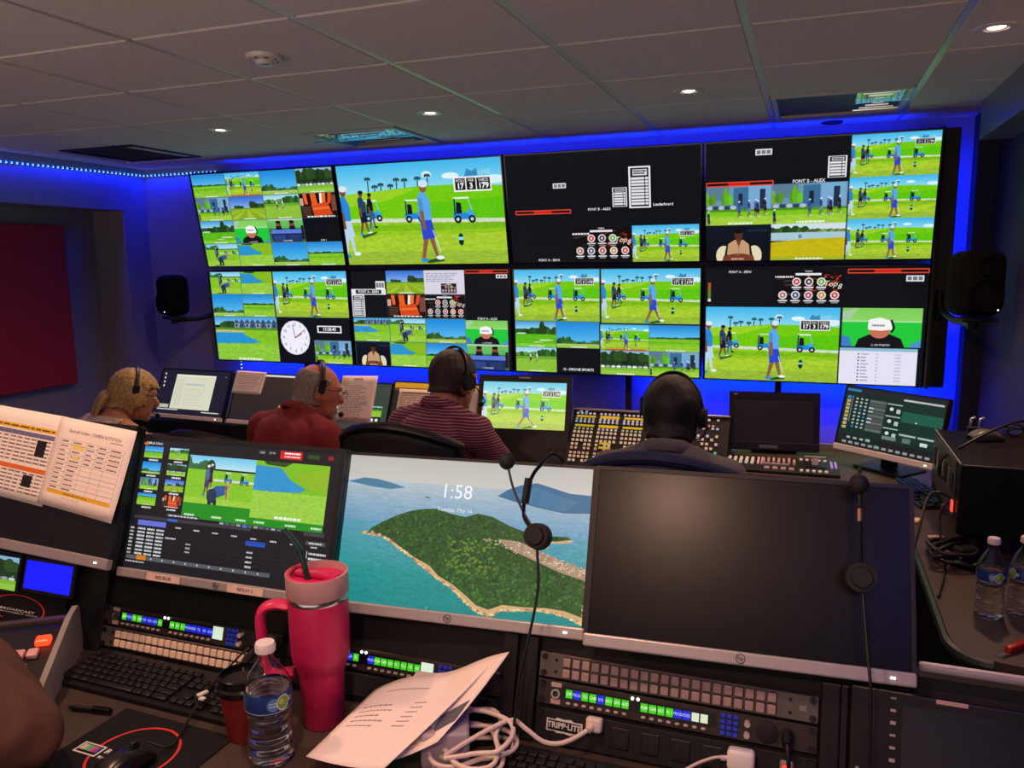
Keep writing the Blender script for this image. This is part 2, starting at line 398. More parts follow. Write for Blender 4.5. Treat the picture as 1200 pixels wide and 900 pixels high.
def walkers(im):
    im.vgrad(0, .3, '8cd0ec', 'd0ecf0'); trees(im, 0, .5, .33, .15, '4a7a34', 8, 9); trees(im, .5, 1.05, .36, .3, '2c5c24', 8, 10); im.rect(0, .36, 1, 1, '8cc03a'); im.rect(0, .36, 1, .48, '6aa82c')
    man(im, .36, .2, .62, 'e8ecf0', '183040', 'f4f4f4', stride=.2); man(im, .52, .18, .62, 'f0f2f4', 'a8bcc8', 'f4f4f4', stride=.2); im.noise(.06, 10, 4, .4, 1); cap(im)
def studio(im):
    im.rect(0, 0, 1, 1, '20100c')
    for k in range(4): im.poly([(.1+.23*k, 0), (.2+.23*k, 0), (.22+.2*k, .45), (.14+.2*k, .45)], ('f0602c', 'b03418', 'f8f0ec', 'e05020')[k % 4])
    im.poly([(.3, .45), (.75, .4), (.85, .9), (.35, .95)], 'd8481c'); im.poly([(.32, .6), (.78, .56), (.8, .66), (.33, .7)], 'f06c34'); im.poly([(.3, 0), (.45, 0), (.48, .5), (.33, .5)], 'e86020'); im.poly([(.62, 0), (.72, 0), (.7, .4), (.6, .4)], 'f07030')
    for k in range(5): im.rect(.04, .55+.08*k, .28, .585+.08*k, '6a4c3c')
    im.rect(0, .2, .1, .5, 'c8a89c'); im.rect(.85, .1, 1, .75, '7a4438'); im.dashes(.15, .92, .9, .99, 1, 'f8f8f8', 1.1, .8)
def bunker(im):
    im.vgrad(0, .3, '3c9ce0', 'a0d4ee'); trees(im, -.05, 1.0, .5, .3, '1e4a1c', 12, 11); trees(im, .65, 1.1, .6, .6, '2c4c20', 6, 12); im.rect(0, .5, 1, 1, '5cb81c'); im.ell(.15, .47, .13, .03, 'c8dcd0')
    im.ell(.75, .72, .18, .03, 'd8dcae'); im.ell(.55, .8, .12, .02, 'd0d8a0'); im.rect(0, .86, 1, 1, '84cc34'); im.noise(.07, 10, 5, .5, 1); cap(im)
def caster(im):
    im.vgrad(0, .35, '7ccc58', '8cd468'); im.rect(0, .33, 1, 1, '22c83c'); im.poly([(0, .1), (.2, 0), (.1, .3), (0, .3)], 'a4cca0'); im.rect(0, .32, 1, .36, 'b0dca4')
    im.poly([(.18, 1), (.22, .8), (.38, .66), (.6, .66), (.75, .78), (.8, 1)], '14141a'); im.ell(.48, .58, .13, .2, 'c87058'); im.poly([(.33, .5), (.34, .3), (.48, .24), (.62, .32), (.64, .55), (.5, .58), (.34, .56)], 'f4f4f4')
    im.dashes(.38, .41, .56, .48, 1, '808890', 1.1, .7); im.line([(.62, .3), (.66, .5), (.63, .62)], .05, '101014'); im.poly([(0, .72), (.1, .74), (.14, 1), (0, 1)], '3a80c0'); im.poly([(.88, .9), (1, .8), (1, 1), (.86, 1)], '4a90c8'); im.text('12 - SOUTH BOOTH', .5, .95, .05, 'ffffff', bold=.03, wide=.7)
def hosts(im):
    im.rect(0, 0, 1, 1, '3c6e3c'); im.vgrad(0, .4, '74c068', '58b860'); im.rect(.0, .0, 1, .06, 'c8d8c8')
    for x in (.3, .68): im.ell(x, .24, .07, .12, '8a4434'); im.poly([(x-.1, .5), (x-.07, .3), (x+.07, .3), (x+.1, .5)], '16161e'); im.ell(x, .14, .07, .06, '14100e')
    im.poly([(.1, .45), (.9, .45), (.96, .62), (.04, .62)], '5a7cd8'); im.poly([(.04, .62), (.96, .62), (.9, 1), (.1, 1)], '1c2c5c'); im.rect(.12, .68, .45, .95, '2c4484'); im.rect(.55, .68, .86, .95, '24386c'); im.rect(.92, .3, 1, .9, '201c20'); im.text('18 - SOUTH DESK', .5, .93, .055, 'ffffff', bold=.03, wide=.75)
def bend(im):
    im.vgrad(0, .22, '74c4ea', 'b8e4f0'); trees(im, -.05, .4, .3, .3, '2c5a34', 6, 13); im.rect(0, .25, 1, 1, '86c428'); im.rect(.4, .4, 1, .44, 'd8dccc'); cart(im, .62, .42, .16); cart(im, .86, .44, .18); im.rect(0, .75, 1, 1, '9ccc40'); im.noise(.06, 12, 5, .3, 1)
    man(im, .31, .14, .72, '4a72b4', '2a3c78', stride=.1); man(im, .36, .12, .6, '1c2430', '141c30', stride=.1)
    im.poly([(.38, .60), (.46, .52), (.58, .50), (.64, .54), (.60, .66), (.50, .72), (.42, .76)], '2f5a96'); im.ell(.63, .50, .035, .055, '9c7048'); im.ell(.635, .47, .035, .035, 'c8a060'); im.ell(.41, .70, .075, .13, '26344e'); im.poly([(.36, .78), (.42, .80), (.42, .97), (.37, .97)], '20293c'); im.poly([(.44, .78), (.49, .76), (.50, .95), (.455, .96)], '1c2434'); im.poly([(.58, .56), (.62, .56), (.655, .74), (.635, .75)], '9c6c50'); im.line([(.645, .5), (.65, .95)], .014, 'c8b890'); im.poly([(.2, .94), (.5, .94), (.45, .98), (.22, .98)], '3c6c20')
def pond(im):
    im.rect(0, 0, 1, 1, '7cbc20'); im.poly([(0, .08), (.35, .1), (.5, .3), (.72, .44), (.62, .5), (0, .54)], '2c92cc'); im.poly([(.1, 0), (.5, 0), (.4, .08), (.15, .06)], '2c4c20'); im.poly([(.55, .2), (1, .05), (1, .45), (.75, .42)], '8cb824'); im.rect(0, .52, 1, 1, '98cc44'); im.noise(.07, 16, 5, .4, 1); cap(im)
def houses(im):
    im.vgrad(0, .2, '3c9ce0', '90ccec'); trees(im, .1, .32, .28, .2, '2c5224', 5, 14)
    for k in range(8): x = .32+.085*k; im.rect(x, .14, x+.08, .26, ('8c9cb8', '4c5c7c')[k % 2]); im.poly([(x-.01, .15), (x+.04, .06), (x+.09, .15)], '3c4c6c'); im.rect(x+.02, .17, x+.05, .23, '22304c')
    im.rect(0, .25, 1, 1, '86c028'); im.rect(0, .25, 1, .3, '508c28'); im.poly([(0, .34), (.45, .36), (.5, .44), (.72, .56), (.6, .6), (0, .62)], '2894d4'); im.poly([(.05, .3), (.5, .32), (.45, .36), (.0, .36)], 'c8bc78'); im.rect(0, .62, 1, 1, '8cc83c'); im.noise(.08, 14, 5, .3, 1); cap(im)
def chairman(im):
    im.vgrad(0, 1, '0a1624', '060a12'); im.rect(.65, .12, .95, .2, '14283c'); im.ell(.28, .85, .12, .28, 'e0d8b4'); im.ell(.75, .85, .12, .28, 'e0d8b4'); im.poly([(.28, 1), (.32, .6), (.70, .6), (.74, 1)], '0a1018'); im.poly([(.33, .82), (.35, .52), (.45, .41), (.58, .41), (.67, .54), (.69, .84), (.6, .9), (.42, .9)], 'c49a74'); im.poly([(.28, .86), (.45, .8), (.58, .8), (.74, .86), (.76, 1), (.26, 1)], '7a3a28'); im.poly([(.47, .42), (.55, .42), (.515, .62)], '6a3c28'); im.line([(.515, .6), (.515, .85)], .015, 'a07850'); im.ell(.51, .28, .065, .13, '54301f'); im.poly([(.48, .36), (.56, .36), (.56, .43), (.48, .43)], '54301f'); im.ell(.51, .18, .065, .06, '100c0a'); im.ell(.42, .86, .04, .05, '6a3c28'); im.ell(.6, .86, .04, .05, '6a3c28'); im.text('SOUTH ISO 2', .5, .95, .05, 'ffffff', bold=.03, wide=.8)
def lake(im):
    im.vgrad(0, .2, 'c8dce8', 'dce4e0'); trees(im, -.05, .5, .26, .2, '2c5224', 9, 15); trees(im, .5, 1.05, .24, .1, '5c7c44', 10, 16); im.rect(0, .24, 1, .46, 'a8c8d4'); im.poly([(0, .5), (.5, .42), (1, .4), (1, 1), (0, 1)], 'c4b412'); im.rect(0, .9, 1, 1, 'a4b428'); im.rect(.38, .3, .42, .4, '6a7c8c'); im.noise(.05, 12, 4, .4, 1); cap(im)
def top8(im):
    im.rect(0, 0, 1, 1, '0c0a0e')
    for k in range(26):
        x, y = .45+.55*RNG.random(), .02+.55*RNG.random(); L = .06+.14*RNG.random(); an = RNG.random()*6.28
        im.poly([(x, y), (x+L*math.cos(an), y+L*math.sin(an)), (x+L*.6*math.cos(an+.5), y+L*.6*math.sin(an+.5))], ('b4381c', '7a2414', 'd85028', '501c14')[k % 4])
    for k in range(14):
        x, y = .3*RNG.random(), .2+.6*RNG.random(); im.line([(x, y), (x+.14, y+.1*RNG.random()-.05)], .012, '5c5450')
    im.dashes(.0, .14, .3, .22, 1, 'e8e8e8', 1, .7); im.rect(.3, .07, .68, .14, 'e4e4e8'); im.text('TOP 8', .49, .03, .05, 'f4f4f4', bold=.03)
    for k in range(3): chip(im, .32+.18*k, .32, ('c83838', '2a2a34', '58a838')[k])
    for k in range(5): chip(im, .12+.19*k, .70, ('a86860', '2c4c7c', 'b03c50', 'c88838', 'c84038')[k])
    im.text('Top', .82, .38, .16, 'f4ecdc', slant=.3, bold=.01); im.text('8', .95, .46, .15, 'f4ecdc', slant=.3, bold=.01)
def chip(im, x, y, c):
    k = im.a.shape[0]/im.a.shape[1]
    im.ell(x, y, .12*k, .12, 'f0ecec'); im.ell(x, y, .085*k, .085, c); im.ell(x, y, .035*k, .04, 'f0e0d8'); im.rect(x-.07, y+.14, x+.07, y+.18, 'e4e4e8'); im.rect(x-.05, y+.2, x+.05, y+.23, 'b8b8c0')
def tablebox(im, head='', rows=7):
    im.rect(0, 0, 1, 1, 'f0f0f4'); im.rect(.08, .04, .92, .96, '0c1014'); im.rect(.18, .07, .85, .22, 'd8d8dc'); im.dashes(.22, .09, .8, .2, 2, '30343c', 1, .6)
    for k in range(rows):
        y = .26+.68*k/rows; im.rect(.1, y, .9, y+.52/rows, 'e4e4e8'); im.rect(.72, y, .75, y+.52/rows, '0c1014')
def redbar(im, x0, y0, x1, y1):
    im.rect(x0, y0, x1, y1, 'f04830'); t = (y1-y0)*.25; im.rect(x0+t*.5, y0+t, x1-t*.5, y1-t, '180808'); im.rect(x0+(x1-x0)*.33, y0+t, x0+(x1-x0)*.66, y1-t, 'c82018')
def minibox(im, x0, y0, x1, y1):
    im.rect(x0, y0, x1, y1, 'f2f2f4')
    for k in range(3): im.rect(x0+(x1-x0)*(.08+.3*k), y0+(y1-y0)*.18, x0+(x1-x0)*(.32+.3*k), y0+(y1-y0)*.82, '70747c')
BLK = '0a0f16'
def grid(im, lst):
    for (x0, y0, x1, y1), fn in lst:
        s = im.sub(x0, y0, x1, y1); fn(s)
        s.frame(0, 0, 1, 1, '5c7a68', .012)

WALLPIX = (448, 252)
def wall_pictures():
    out = {}
    im = Im(*WALLPIX, BLK); q = .25
    fs = [field, lambda s: tee(s, True, False), hedge, park, building, stripes, walkers, studio, bunker, caster, hosts, None, bend, pond, hedge, lambda s: field(s, .48, 5)]
    grid(im, [((q*(k % 4), q*(k//4), q*(k % 4)+q, q*(k//4)+q), f) for k, f in enumerate(fs) if f]); im.text('DDR 1', .875, .735, .018, 'e8e8e8', bold=.03); out['T0'] = im
    im = Im(*WALLPIX, BLK); tee(im); out['T1'] = im
    im = Im(*WALLPIX, BLK); minibox(im, .25, .27, .32, .315); redbar(im, .035, .505, .34, .545); im.text('FONT B - ALEX', .49, .515, .022, 'f4f4f4', bold=.03)
    tablebox(im.sub(.56, .33, .635, .50), rows=5); tablebox(im.sub(.645, .155, .755, .515), rows=9); im.text('Leaderboard', .815, .49, .024, 'f4f4f4', bold=.03); top8(im.sub(.34, .68, .655, .985)); tee(im.sub(.655, .67, .99, 1.)); im.text('FONT A - ERIN', .205, .975, .022, 'f4f4f4', bold=.03); out['T2'] = im
    im = Im(*WALLPIX, BLK); minibox(im, .225, .07, .30, .12); tablebox(im.sub(.545, .155, .625, .325), rows=5)
    for k in range(3): tee(im.sub(.64, k/3, 1., (k+1)/3), score=(k == 0))
    building(im.sub(0, .36, .305, .69)); building(im.sub(.305, .36, .635, .69)); redbar(im, 0, .325, .31, .365); im.text('FONT B - ALEX', .465, .345, .026, 'f4f4f4', bold=.03); chairman(im.sub(0, .69, .305, 1)); lake(im.sub(.305, .69, .635, 1)); out['T3'] = im
    im = Im(*WALLPIX, BLK); grid(im, [((0, 0, .235, .25), bend), ((.235, 0, .47, .25), pond), ((0, .25, .235, .5), hedge), ((.235, .25, .47, .5), lambda s: field(s, .45, 7)), ((0, .5, .475, 1), houses), ((.475, 0, 1, .5), tee), ((.735, .745, 1, 1), building)])
    k = WALLPIX[1]/WALLPIX[0]; im.ell(.60, .725, .19*k, .19, 'e6e4f4'); im.ell(.60, .725, .175*k, .175, 'f0eefa')
    for h in range(12): im.text(str(h or 12), .60+.145*k*math.sin(h*PI/6), .725-.145*math.cos(h*PI/6), .03, '50506c')
    im.line([(.60, .725), (.60-.02*k, .725-.14)], .006, '202030'); im.line([(.60, .725), (.60+.09*k, .725-.05)], .012, 'c82c3c'); im.line([(.60, .725), (.60+.13*k, .725-.09)], .005, '303040')
    im.rect(.765, .585, .935, .665, 'f0f0f4'); im.rect(.775, .6, .925, .65, '101418'); im.text('13:58:40', .85, .625, .034, 'ffffff', bold=.03); out['B0'] = im
    im = Im(*WALLPIX, BLK); minibox(im, .165, .11, .225, .19); im.rect(0, .19, .23, .25, 'e8e8ec'); im.rect(.03, .2, .2, .24, '14181c'); im.text('FONT A - ERIN', .115, .22, .026, 'ffffff', bold=.03); tablebox(im.sub(.0, .25, .085, .48), rows=9)
    doc = im.sub(.48, 0, .73, .245); doc.rect(0, 0, 1, 1, 'd8d4e4'); doc.dashes(.05, .1, .95, .5, 5, 'a4a0b4'); top8(doc.sub(.42, .55, .8, .95))
    redbar(im, .735, 0, .99, .038); minibox(im, .92, .048, .985, .085); im.text('FONT B - ALEX', .86, .485, .022, 'f4f4f4', bold=.03)
    grid(im, [((.235, 0, .48, .24), stripes), ((.235, .25, .48, .48), studio), ((.48, .25, .73, .49), top8), ((0, .49, .24, .74), houses), ((.24, .49, .475, .74), bend), ((.475, .49, .725, .74), hedge), ((.725, .5, .98, .74), caster), ((0, .74, .235, 1), chairman), ((.235, .74, .47, 1), pond), ((.47, .74, .725, 1), lambda s: field(s, .5, 9)), ((.725, .74, .98, 1), hosts)]); out['B1'] = im
    im = Im(*WALLPIX, BLK); grid(im, [((0, 0, .48, .5), tee), ((.485, 0, 1, .51), lambda s: tee(s, stride=.6)), ((0, .5, .235, .755), bunker), ((.235, .5, .475, .755), hedge), ((0, .755, .235, 1), walkers), ((.48, .52, .74, .765), lambda s: tee(s, True, False)), ((.74, .52, 1, .765), lambda s: field(s, .5, 3)), ((.48, .765, .74, 1), park), ((.74, .765, 1, 1), building)])
    im.text('10 - DRONE SPORTS', .355, .965, .024, 'ffffff', bold=.03); out['B2'] = im
    im = Im(*WALLPIX, BLK); im.text('FONT A - ERIN', .165, .04, .02, 'f0f0f0', bold=.03, slant=.2); im.vgrad(0, 0, BLK, BLK)
    v = im.sub(.012, .13, .027, .30); v.vgrad(0, 1, 'b84c24', '28a028'); v.rect(0, .86, 1, 1, 'e8e8e8'); top8(im.sub(.33, .03, .64, .33)); redbar(im, .655, .018, 1, .058); minibox(im, .905, .075, .98, .125); tee(im.sub(.005, .345, .632, 1.)); caster(im.sub(.642, .345, .985, .675))
    l = im.sub(.637, .685, .975, 1); l.rect(0, 0, 1, 1, 'e4e2f2'); l.rect(0, 0, 1, .09, '8cbcd4')
    for k in range(9): y = .15+.09*k; l.rect(.24, y, .26, y+.04, '50546c'); l.rect(.28, y+.005, .28+.06+.05*RNG.random(), y+.035, '9c9cb4'); l.rect(.48, y+.005, .5, y+.035, 'a8a8bc'); l.rect(.72, y+.005, .8, y+.035, 'b8b8c8')
    out['B3'] = im
    return out

def replay_picture():
    im = Im(800, 450, '12151b')
    im.poly([(.01, .04), (.03, .02), (.04, .05), (.02, .055)], 'd86c2c'); im.text('Multi Select', .075, .035, .02, 'e8e8e8', bold=.02)
    th = [field, walkers, hedge, park, building, stripes, lambda s: field(s, .3, 4), studio]
    for k, f in enumerate(th):
        x = .02+(k % 2)*.135; y = .06+(k//2)*.122; f(im.sub(x, y, x+.1, y+.09)); im.dashes(x+.03, y+.098, x+.08, y+.115, 1, 'e8e8e8', 1.2, .8)
    bend(im.sub(.265, .10, .605, .52)); pond(im.sub(.605, .10, .955, .52)); im.rect(.265, .52, .955, .575, '1e8c1e'); im.rect(.265, .46, .605, .525, '1e8c1e')
    for x in (.28, .42, .54, .63, .78, .9): im.dashes(x, .54, x+.05, .56, 1, 'd8f0d0', 1.2, .8)
    im.rect(.715, .015, .82, .075, 'd01818'); im.dashes(.735, .025, .81, .042, 1, 'ffffff', 1.2, .8); im.dashes(.735, .05, .81, .065, 1, 'ffd0d0', 1.2, .8); im.rect(.845, .03, .9, .06, '1c4c1c'); im.text('1080i', .625, .04, .018, 'e8e8e8'); im.text('59.94', .675, .04, .018, 'e8e8e8'); im.rect(.94, .03, .965, .06, '8c1c28')
    im.rect(.02, .595, .62, .62, '34383e'); im.rect(.2, .598, .25, .618, '2c60c8'); im.rect(.46, .575, .80, .60, '2c3036')
    for k in range(12): im.rect(.465+.028*k, .58, .485+.028*k, .596, ('5c6068', '9ca0a8')[k % 3 == 0])
    im.rect(.58, .578, .6, .6, '4c6cd8'); im.rect(.19, .56, .36, .585, '3a3e44'); im.dashes(.2, .565, .35, .58, 1, 'd0d0d0', 1.1, .7); im.rect(.87, .58, .965, .605, '3c4046'); im.rect(.885, .64, .975, .668, '4a4e54'); im.dashes(.9, .645, .96, .662, 1, 'd0d0d0', 1.1, .7)
    im.rect(.045, .63, .195, .67, '6470d8')
    for r in range(8):
        y = .685+.027*r; im.dashes(.01, y, .03, y+.02, 1, 'd8d8d8', 1.2, .7)
        for c in range(3): im.dashes(.05+.05*c, y, .09+.05*c, y+.02, 1, 'dce0e4', 1.3, .75)
    for k in range(8): im.dashes(.245+.095*k, .652+.003*k, .275+.095*k, .668+.003*k, 1, 'd8d8d8', 1.3, .7)
    im.rect(.605, .69, .70, .725, '1c50c0'); im.dashes(.2, .735, .255, .752, 1, 'd8d8d8', 1.3, .7)
    for r in range(3): im.dashes(.31, .76+.03*r, .335, .78+.03*r, 1, 'd8d8d8', 1.3, .7)
    for r in range(4): im.dashes(.615, .76+.035*r, .645, .782+.035*r, 1, 'd8d8d8', 1.3, .7)
    im.rect(.895, .71, .898, .79, 'd8d8d8')
    for r in range(2): im.dashes(.905, .715+.035*r, .985, .738+.035*r, 1, 'd8d8d8', 1.2, .7)
    for y in np.arange(.7, .9, .033): im.rect(.2, y, .88, y+.003, '20242c')
    im.rect(.01, .9, .74, .93, '54585e'); im.rect(.065, .895, .115, .93, 'd87818'); im.dashes(.01, .94, .11, .955, 1, 'c8c8c8', 1.2, .7); im.dashes(.87, .94, .92, .957, 1, 'd0d0d0', 1.2, .7)
    for k in range(10): im.rect(.14+.06*k, .908, .146+.06*k, .92, 'd0d4d8')
    return im

def island_picture():
    im = Im(960, 540, 'c0c0b8'); im.vgrad(0, .17, 'bdb9b4', 'c8c6c0'); im.vgrad(.17, .45, 'b4c0c8', '6c9cbc'); im.vgrad(.45, .75, '5c9cb4', '2c9494'); im.vgrad(.75, 1, '24928e', '1a8684'); im.noise(.05, 60, 6, .17, 1); im.noise(.04, 12, 3, .3, 1)
    im.poly([(.01, .19), (.08, .155), (.14, .16), (.2, .18), (.26, .205), (.2, .225), (.12, .215), (.06, .2)], '4c7c9c'); im.poly([(.34, .265), (.36, .255), (.375, .27)], '4c7480')
    hill = [(.64, .22), (.68, .17), (.73, .135), (.79, .115), (.85, .14), (.92, .17), (1, .175), (1, .29), (.9, .3), (.8, .275), (.7, .245)]
    im.poly(hill, '3c6c90'); im.poly([(.7, .2), (.79, .14), (.88, .19), (.96, .22), (.9, .29), (.78, .26)], '46789a')
    im.poly([(.73, .52), (.83, .465), (.9, .45), (.95, .47), (.93, .49), (.84, .505), (.86, .53), (.8, .56)], 'c8a87c')
    sand = [(.10, .545), (.14, .535), (.2, .56), (.26, .62), (.33, .68), (.36, .72), (.44, .80), (.5, .85), (.55, .92), (.6, .975), (.65, 1.0), (.7, .955), (.78, .94), (.86, .93), (.93, .945), (1, .985), (1, .70), (.6, .6)]
    im.poly(sand, 'd0a878')
    land = [(.125, .535), (.14, .50), (.18, .455), (.24, .40), (.3, .36), (.34, .345), (.4, .335), (.46, .36), (.52, .375), (.57, .345), (.63, .36), (.7, .41), (.76, .44), (.84, .455), (.92, .45), (.94, .465), (.88, .485), (.8, .49), (.76, .53), (.8, .60), (.9, .66), (1, .70), (1, .94), (.93, .91), (.86, .905), (.78, .915), (.7, .915), (.65, .955), (.6, .935), (.56, .885), (.5, .82), (.44, .775), (.4, .715), (.34, .675), (.28, .62), (.22, .56), (.16, .535)]
    im.poly(land, '2a5426')
    town = [(.66, .50), (.74, .505), (.80, .54), (.86, .575), (.93, .615), (1, .65), (1, .715), (.9, .675), (.8, .615), (.7, .555)]
    r = np.random.default_rng(3); P = np.array(land)
    def inside(x, y):
        c = False
        for (ax, ay), (bx, by) in zip(P, np.roll(P, -1, 0)):
            if ((ay > y) != (by > y)) and x < (bx-ax)*(y-ay)/(by-ay)+ax: c = not c
        return c
    for k in range(5200):
        x, y = r.random(), .33+.6*r.random()
        if inside(x, y) and inside(x, y-.012) and inside(x, y+.012): im.ell(x, y, .0035+.003*r.random(), .005+.005*r.random(), hexc(('2a4c26', '305628', '25441f', '3a6428', '213c20')[k % 5])*(.8+.4*r.random())*(1+.6*max(0, y-.6)))
    im.poly(town, 'a88c70')
    for k in range(900):
        x, y = .6+.4*r.random(), .5+.24*r.random()
        if abs(y-(.50+.47*(x-.64))) < .035 and y > .49: im.rect(x, y, x+.006, y+.007, ('d0b8a0', 'b89c8c', 'e0d0c0', '9c7c6c')[k % 4])
    for k in range(90): x, y = .46+.2*r.random(), .52+.22*r.random(); (inside(x, y) and im.ell(x, y, .006, .008, ('6a8430', '587a2c')[k % 2]))
    for k in range(160):
        i = r.integers(0, 16); t = r.random(); a, b = np.array(sand[i]), np.array(sand[i+1]); q = a*(1-t)+b*t
        im.ell(q[0], q[1]-.012*r.random(), .006, .007, ('e8c894', 'a8845c', 'dcb880')[k % 3])
    im.noise(.06, 16, 12, .40, .96, .12, 1)
    im.text('1:58', .475, .215, .095, 'f6f6f6'); im.text('Tuesday, May 16', .475, .335, .026, 'f0f0f0'); im.rect(.955, .955, .965, .965, 'e0f0f0'); im.rect(.405, .985, .411, .99, 'd0e8e8')
    return im

def office_picture():
    """lit writing window on a dark desktop"""
    im = Im(320, 200, '1c1c2e'); im.rect(.22, .1, .80, .87, 'd8d8c0'); im.rect(.22, .1, .80, .14, 'e8e8d8'); im.rect(.38, .3, .66, .33, 'a8b8c4'); im.rect(.24, .2, .36, .8, 'd0d0b8'); im.dashes(.4, .4, .74, .8, 7, 'c4c4b0', .8, .3); im.rect(.02, .78, .2, .86, 'b8bcae'); im.rect(.04, .88, .35, .905, 'c8c8c0'); im.rect(.7, .9, .95, .925, 'c8c8c0')
    for k in range(4): im.ell(.05+.004*k, .1+.09*k, .012, .025, 'd8dce8')
    im.rect(.93, .1, .94, .12, 'c0c0c8'); return im
def cone_picture():
    im = Im(320, 200, '302420'); im.vgrad(0, 1, '3a2a22', '242024'); im.rect(.0, 0, 1, .04, 'dcd8d4'); im.poly([(.60, .80), (.64, .62), (.68, .80)], 'e8a060'); im.rect(.585, .79, .695, .82, 'f0c090'); return im
def mosaic_picture(hd='38443c'):
    im = Im(320, 200, hd); field(im.sub(.06, .05, .34, .32)); im.rect(.06, .33, .34, .60, '14201c')
    for k in range(12): im.rect(.08+.065*(k % 4), .36+.08*(k//4), .125+.065*(k % 4), .41+.08*(k//4), 'c8d8d0')
    walkers(im.sub(.62, .48, .92, .70)); im.rect(.62, .7, .92, .95, '18241f')
    for k in range(4): im.rect(.65+.065*k, .74, .69+.065*k, .82, 'd8e4e0'); im.rect(.65+.065*k, .86, .69+.065*k, .93, 'd8e4e0')
    return im
def header_picture():
    im = Im(320, 200, '20241f'); im.rect(0, 0, 1, .10, 'c88c1c'); im.rect(0, .10, 1, .16, '5c3c1c'); return im
def control_picture():
    im = Im(480, 290, '0c2a24'); im.vgrad(0, .12, '20282a', '1a2224'); im.rect(.01, .03, .16, .07, '2c7ca8'); im.rect(.60, .08, .98, .11, 'b8bcbc')
    im.rect(.61, .12, 1, .75, '10302a'); im.rect(.61, .28, 1, .45, '1a5848'); im.rect(.02, .14, .07, .74, '10181a')
    for k in range(9): im.rect(.025, .15+.065*k, .068, .2+.065*k, ('2c80c0' if k == 0 else 'b4a878')); im.rect(.08, .15+.05*k, .09, .19+.05*k, '888c88')
    for r in range(9):
        for c in range(3): im.rect(.12+.05*c, .17+.06*r, .145+.05*c, .2+.06*r, '1880c8' if (r, c) in ((3, 1), (5, 2), (8, 0)) else 'a8b4b0')
    for r in range(9): im.rect(.27, .17+.06*r, .44, .22+.06*r, ('5c6462', '4a5250')[r % 2])
    for r in (2, 3, 5, 6): im.rect(.27, .18+.06*r, .32, .2+.06*r, 'c0c8c4')
    for r in range(3): im.rect(.45, .18+.2*r, .60, .2+.2*r, '9cb0a8'); im.ell(.5, .27+.2*r, .02, .03, 'd0d8d4'); im.rect(.55, .26+.2*r, .59, .33+.2*r, 'b0c0b8')
    im.rect(.46, .72, .6, .78, '6c7c78'); im.rect(.62, .64, .78, .67, 'a8b4b0'); im.rect(.8, .64, .95, .67, 'a8b4b0'); im.rect(.66, .7, .74, .78, '58746c'); im.rect(.83, .72, .9, .78, 'c8d4d0'); im.rect(.75, .42, .765, .44, 'e8f0f0')
    im.rect(0, .82, 1, 1, '181c1c'); im.rect(.3, .83, .35, .88, '2ca084'); im.rect(.4, .91, .45, .96, '2ca084')
    for k in range(13): im.rect(.06+.07*k, .92, .105+.07*k, .96, '8c9490')
    for k in range(4): im.rect(.1+.07*k, .84, .14+.07*k, .875, 'a0a8a4')
    im.noise(.06, 8, 8); return im
def lcd_picture(cells, white=True):
    im = Im(360, 58, '08090c')
    for (x0, x1, c, t) in cells:
        im.rect(x0, .06, x1, .94, c); im.frame(x0, .06, x1, .94, '0c200c' if c != '1a2ce0' else '0c1060', .06); im.text(t, (x0+x1)/2, .5, .26, 'e8ffd0' if c != '1a2ce0' else 'c0c8ff', bold=.02, wide=.85)
    return im
def schedule_paper():
    im = Im(330, 255, 'f4ece2'); im.rect(.0, .17, 1, .22, 'e8b820'); im.dashes(.1, .18, .9, .21, 1, '5c4c20', 1, .6); im.rect(0, .24, 1, .29, '6c6c94'); im.rect(0, .62, 1, .67, 'e06c24')
    for r in range(15):
        y = .30+.042*r
        if 7 <= r <= 8: continue
        for c in range(11): im.dashes(.01+.09*c, y, .085+.09*c, y+.034, 1, '605050', 1.0, .5)
    for c in range(12): im.rect(.09*c, .24, .09*c+.003, .93, 'b0a8a4')
    im.rect(.72, .31, .84, .49, '16141a'); im.rect(.66, .71, .78, .84, '16141a'); return im
def rotation_paper():
    im = Im(330, 255, 'f6eadf'); im.text('Savannah Harbor - CAMERA ROTATION', .5, .14, .036, '54505c', wide=1.0); im.dashes(.72, .17, .95, .19, 1, '807880')
    for r in range(12): im.rect(.08, .235+.052*r, .92, .238+.052*r, '8c8484')
    for c in range(6): im.rect((.08, .24, .43, .58, .72, .92)[c], .235, (.08, .24, .43, .58, .72, .92)[c]+.003, .81, '8c8484')
    for r in range(11):
        for c in range(5):
            if r < 5 or c < 2: im.dashes((.1, .26, .45, .6, .75)[c], .245+.052*r, (.2, .40, .55, .7, .9)[c], .278+.052*r, 1, '68606a', .9, .5)
    im.rect(.26, .29, .41, .33, 'f0d850'); im.rect(.28, .41, .37, .44, 'f0d850'); im.rect(.08, .81, .92, .85, 'e8b820'); im.dashes(.3, .82, .7, .84, 1, '6c5820'); im.dashes(.3, .87, .7, .885, 1, '9c9090'); return im
def note_paper(rows=14, pict=False, box=False):
    im = Im(170, 220, 'f2e6de')
    if box: im.frame(.12, .1, .9, .85, '8c8088', .008); im.dashes(.16, .18, .86, .82, 9, '8c8088', .9, .3); im.rect(.1, .07, .92, .09, '7c6c74')
    else: im.dashes(.35, .05, .75, .1, 2, '3c383e', .6, .6); im.dashes(.1, .2, .9, .92, rows, '786c70', .7, .25)
    if pict: im.rect(.02, .03, .2, .2, 'd8d098'); im.rect(.6, .55, .8, .63, 'c8ccd4')
    return im
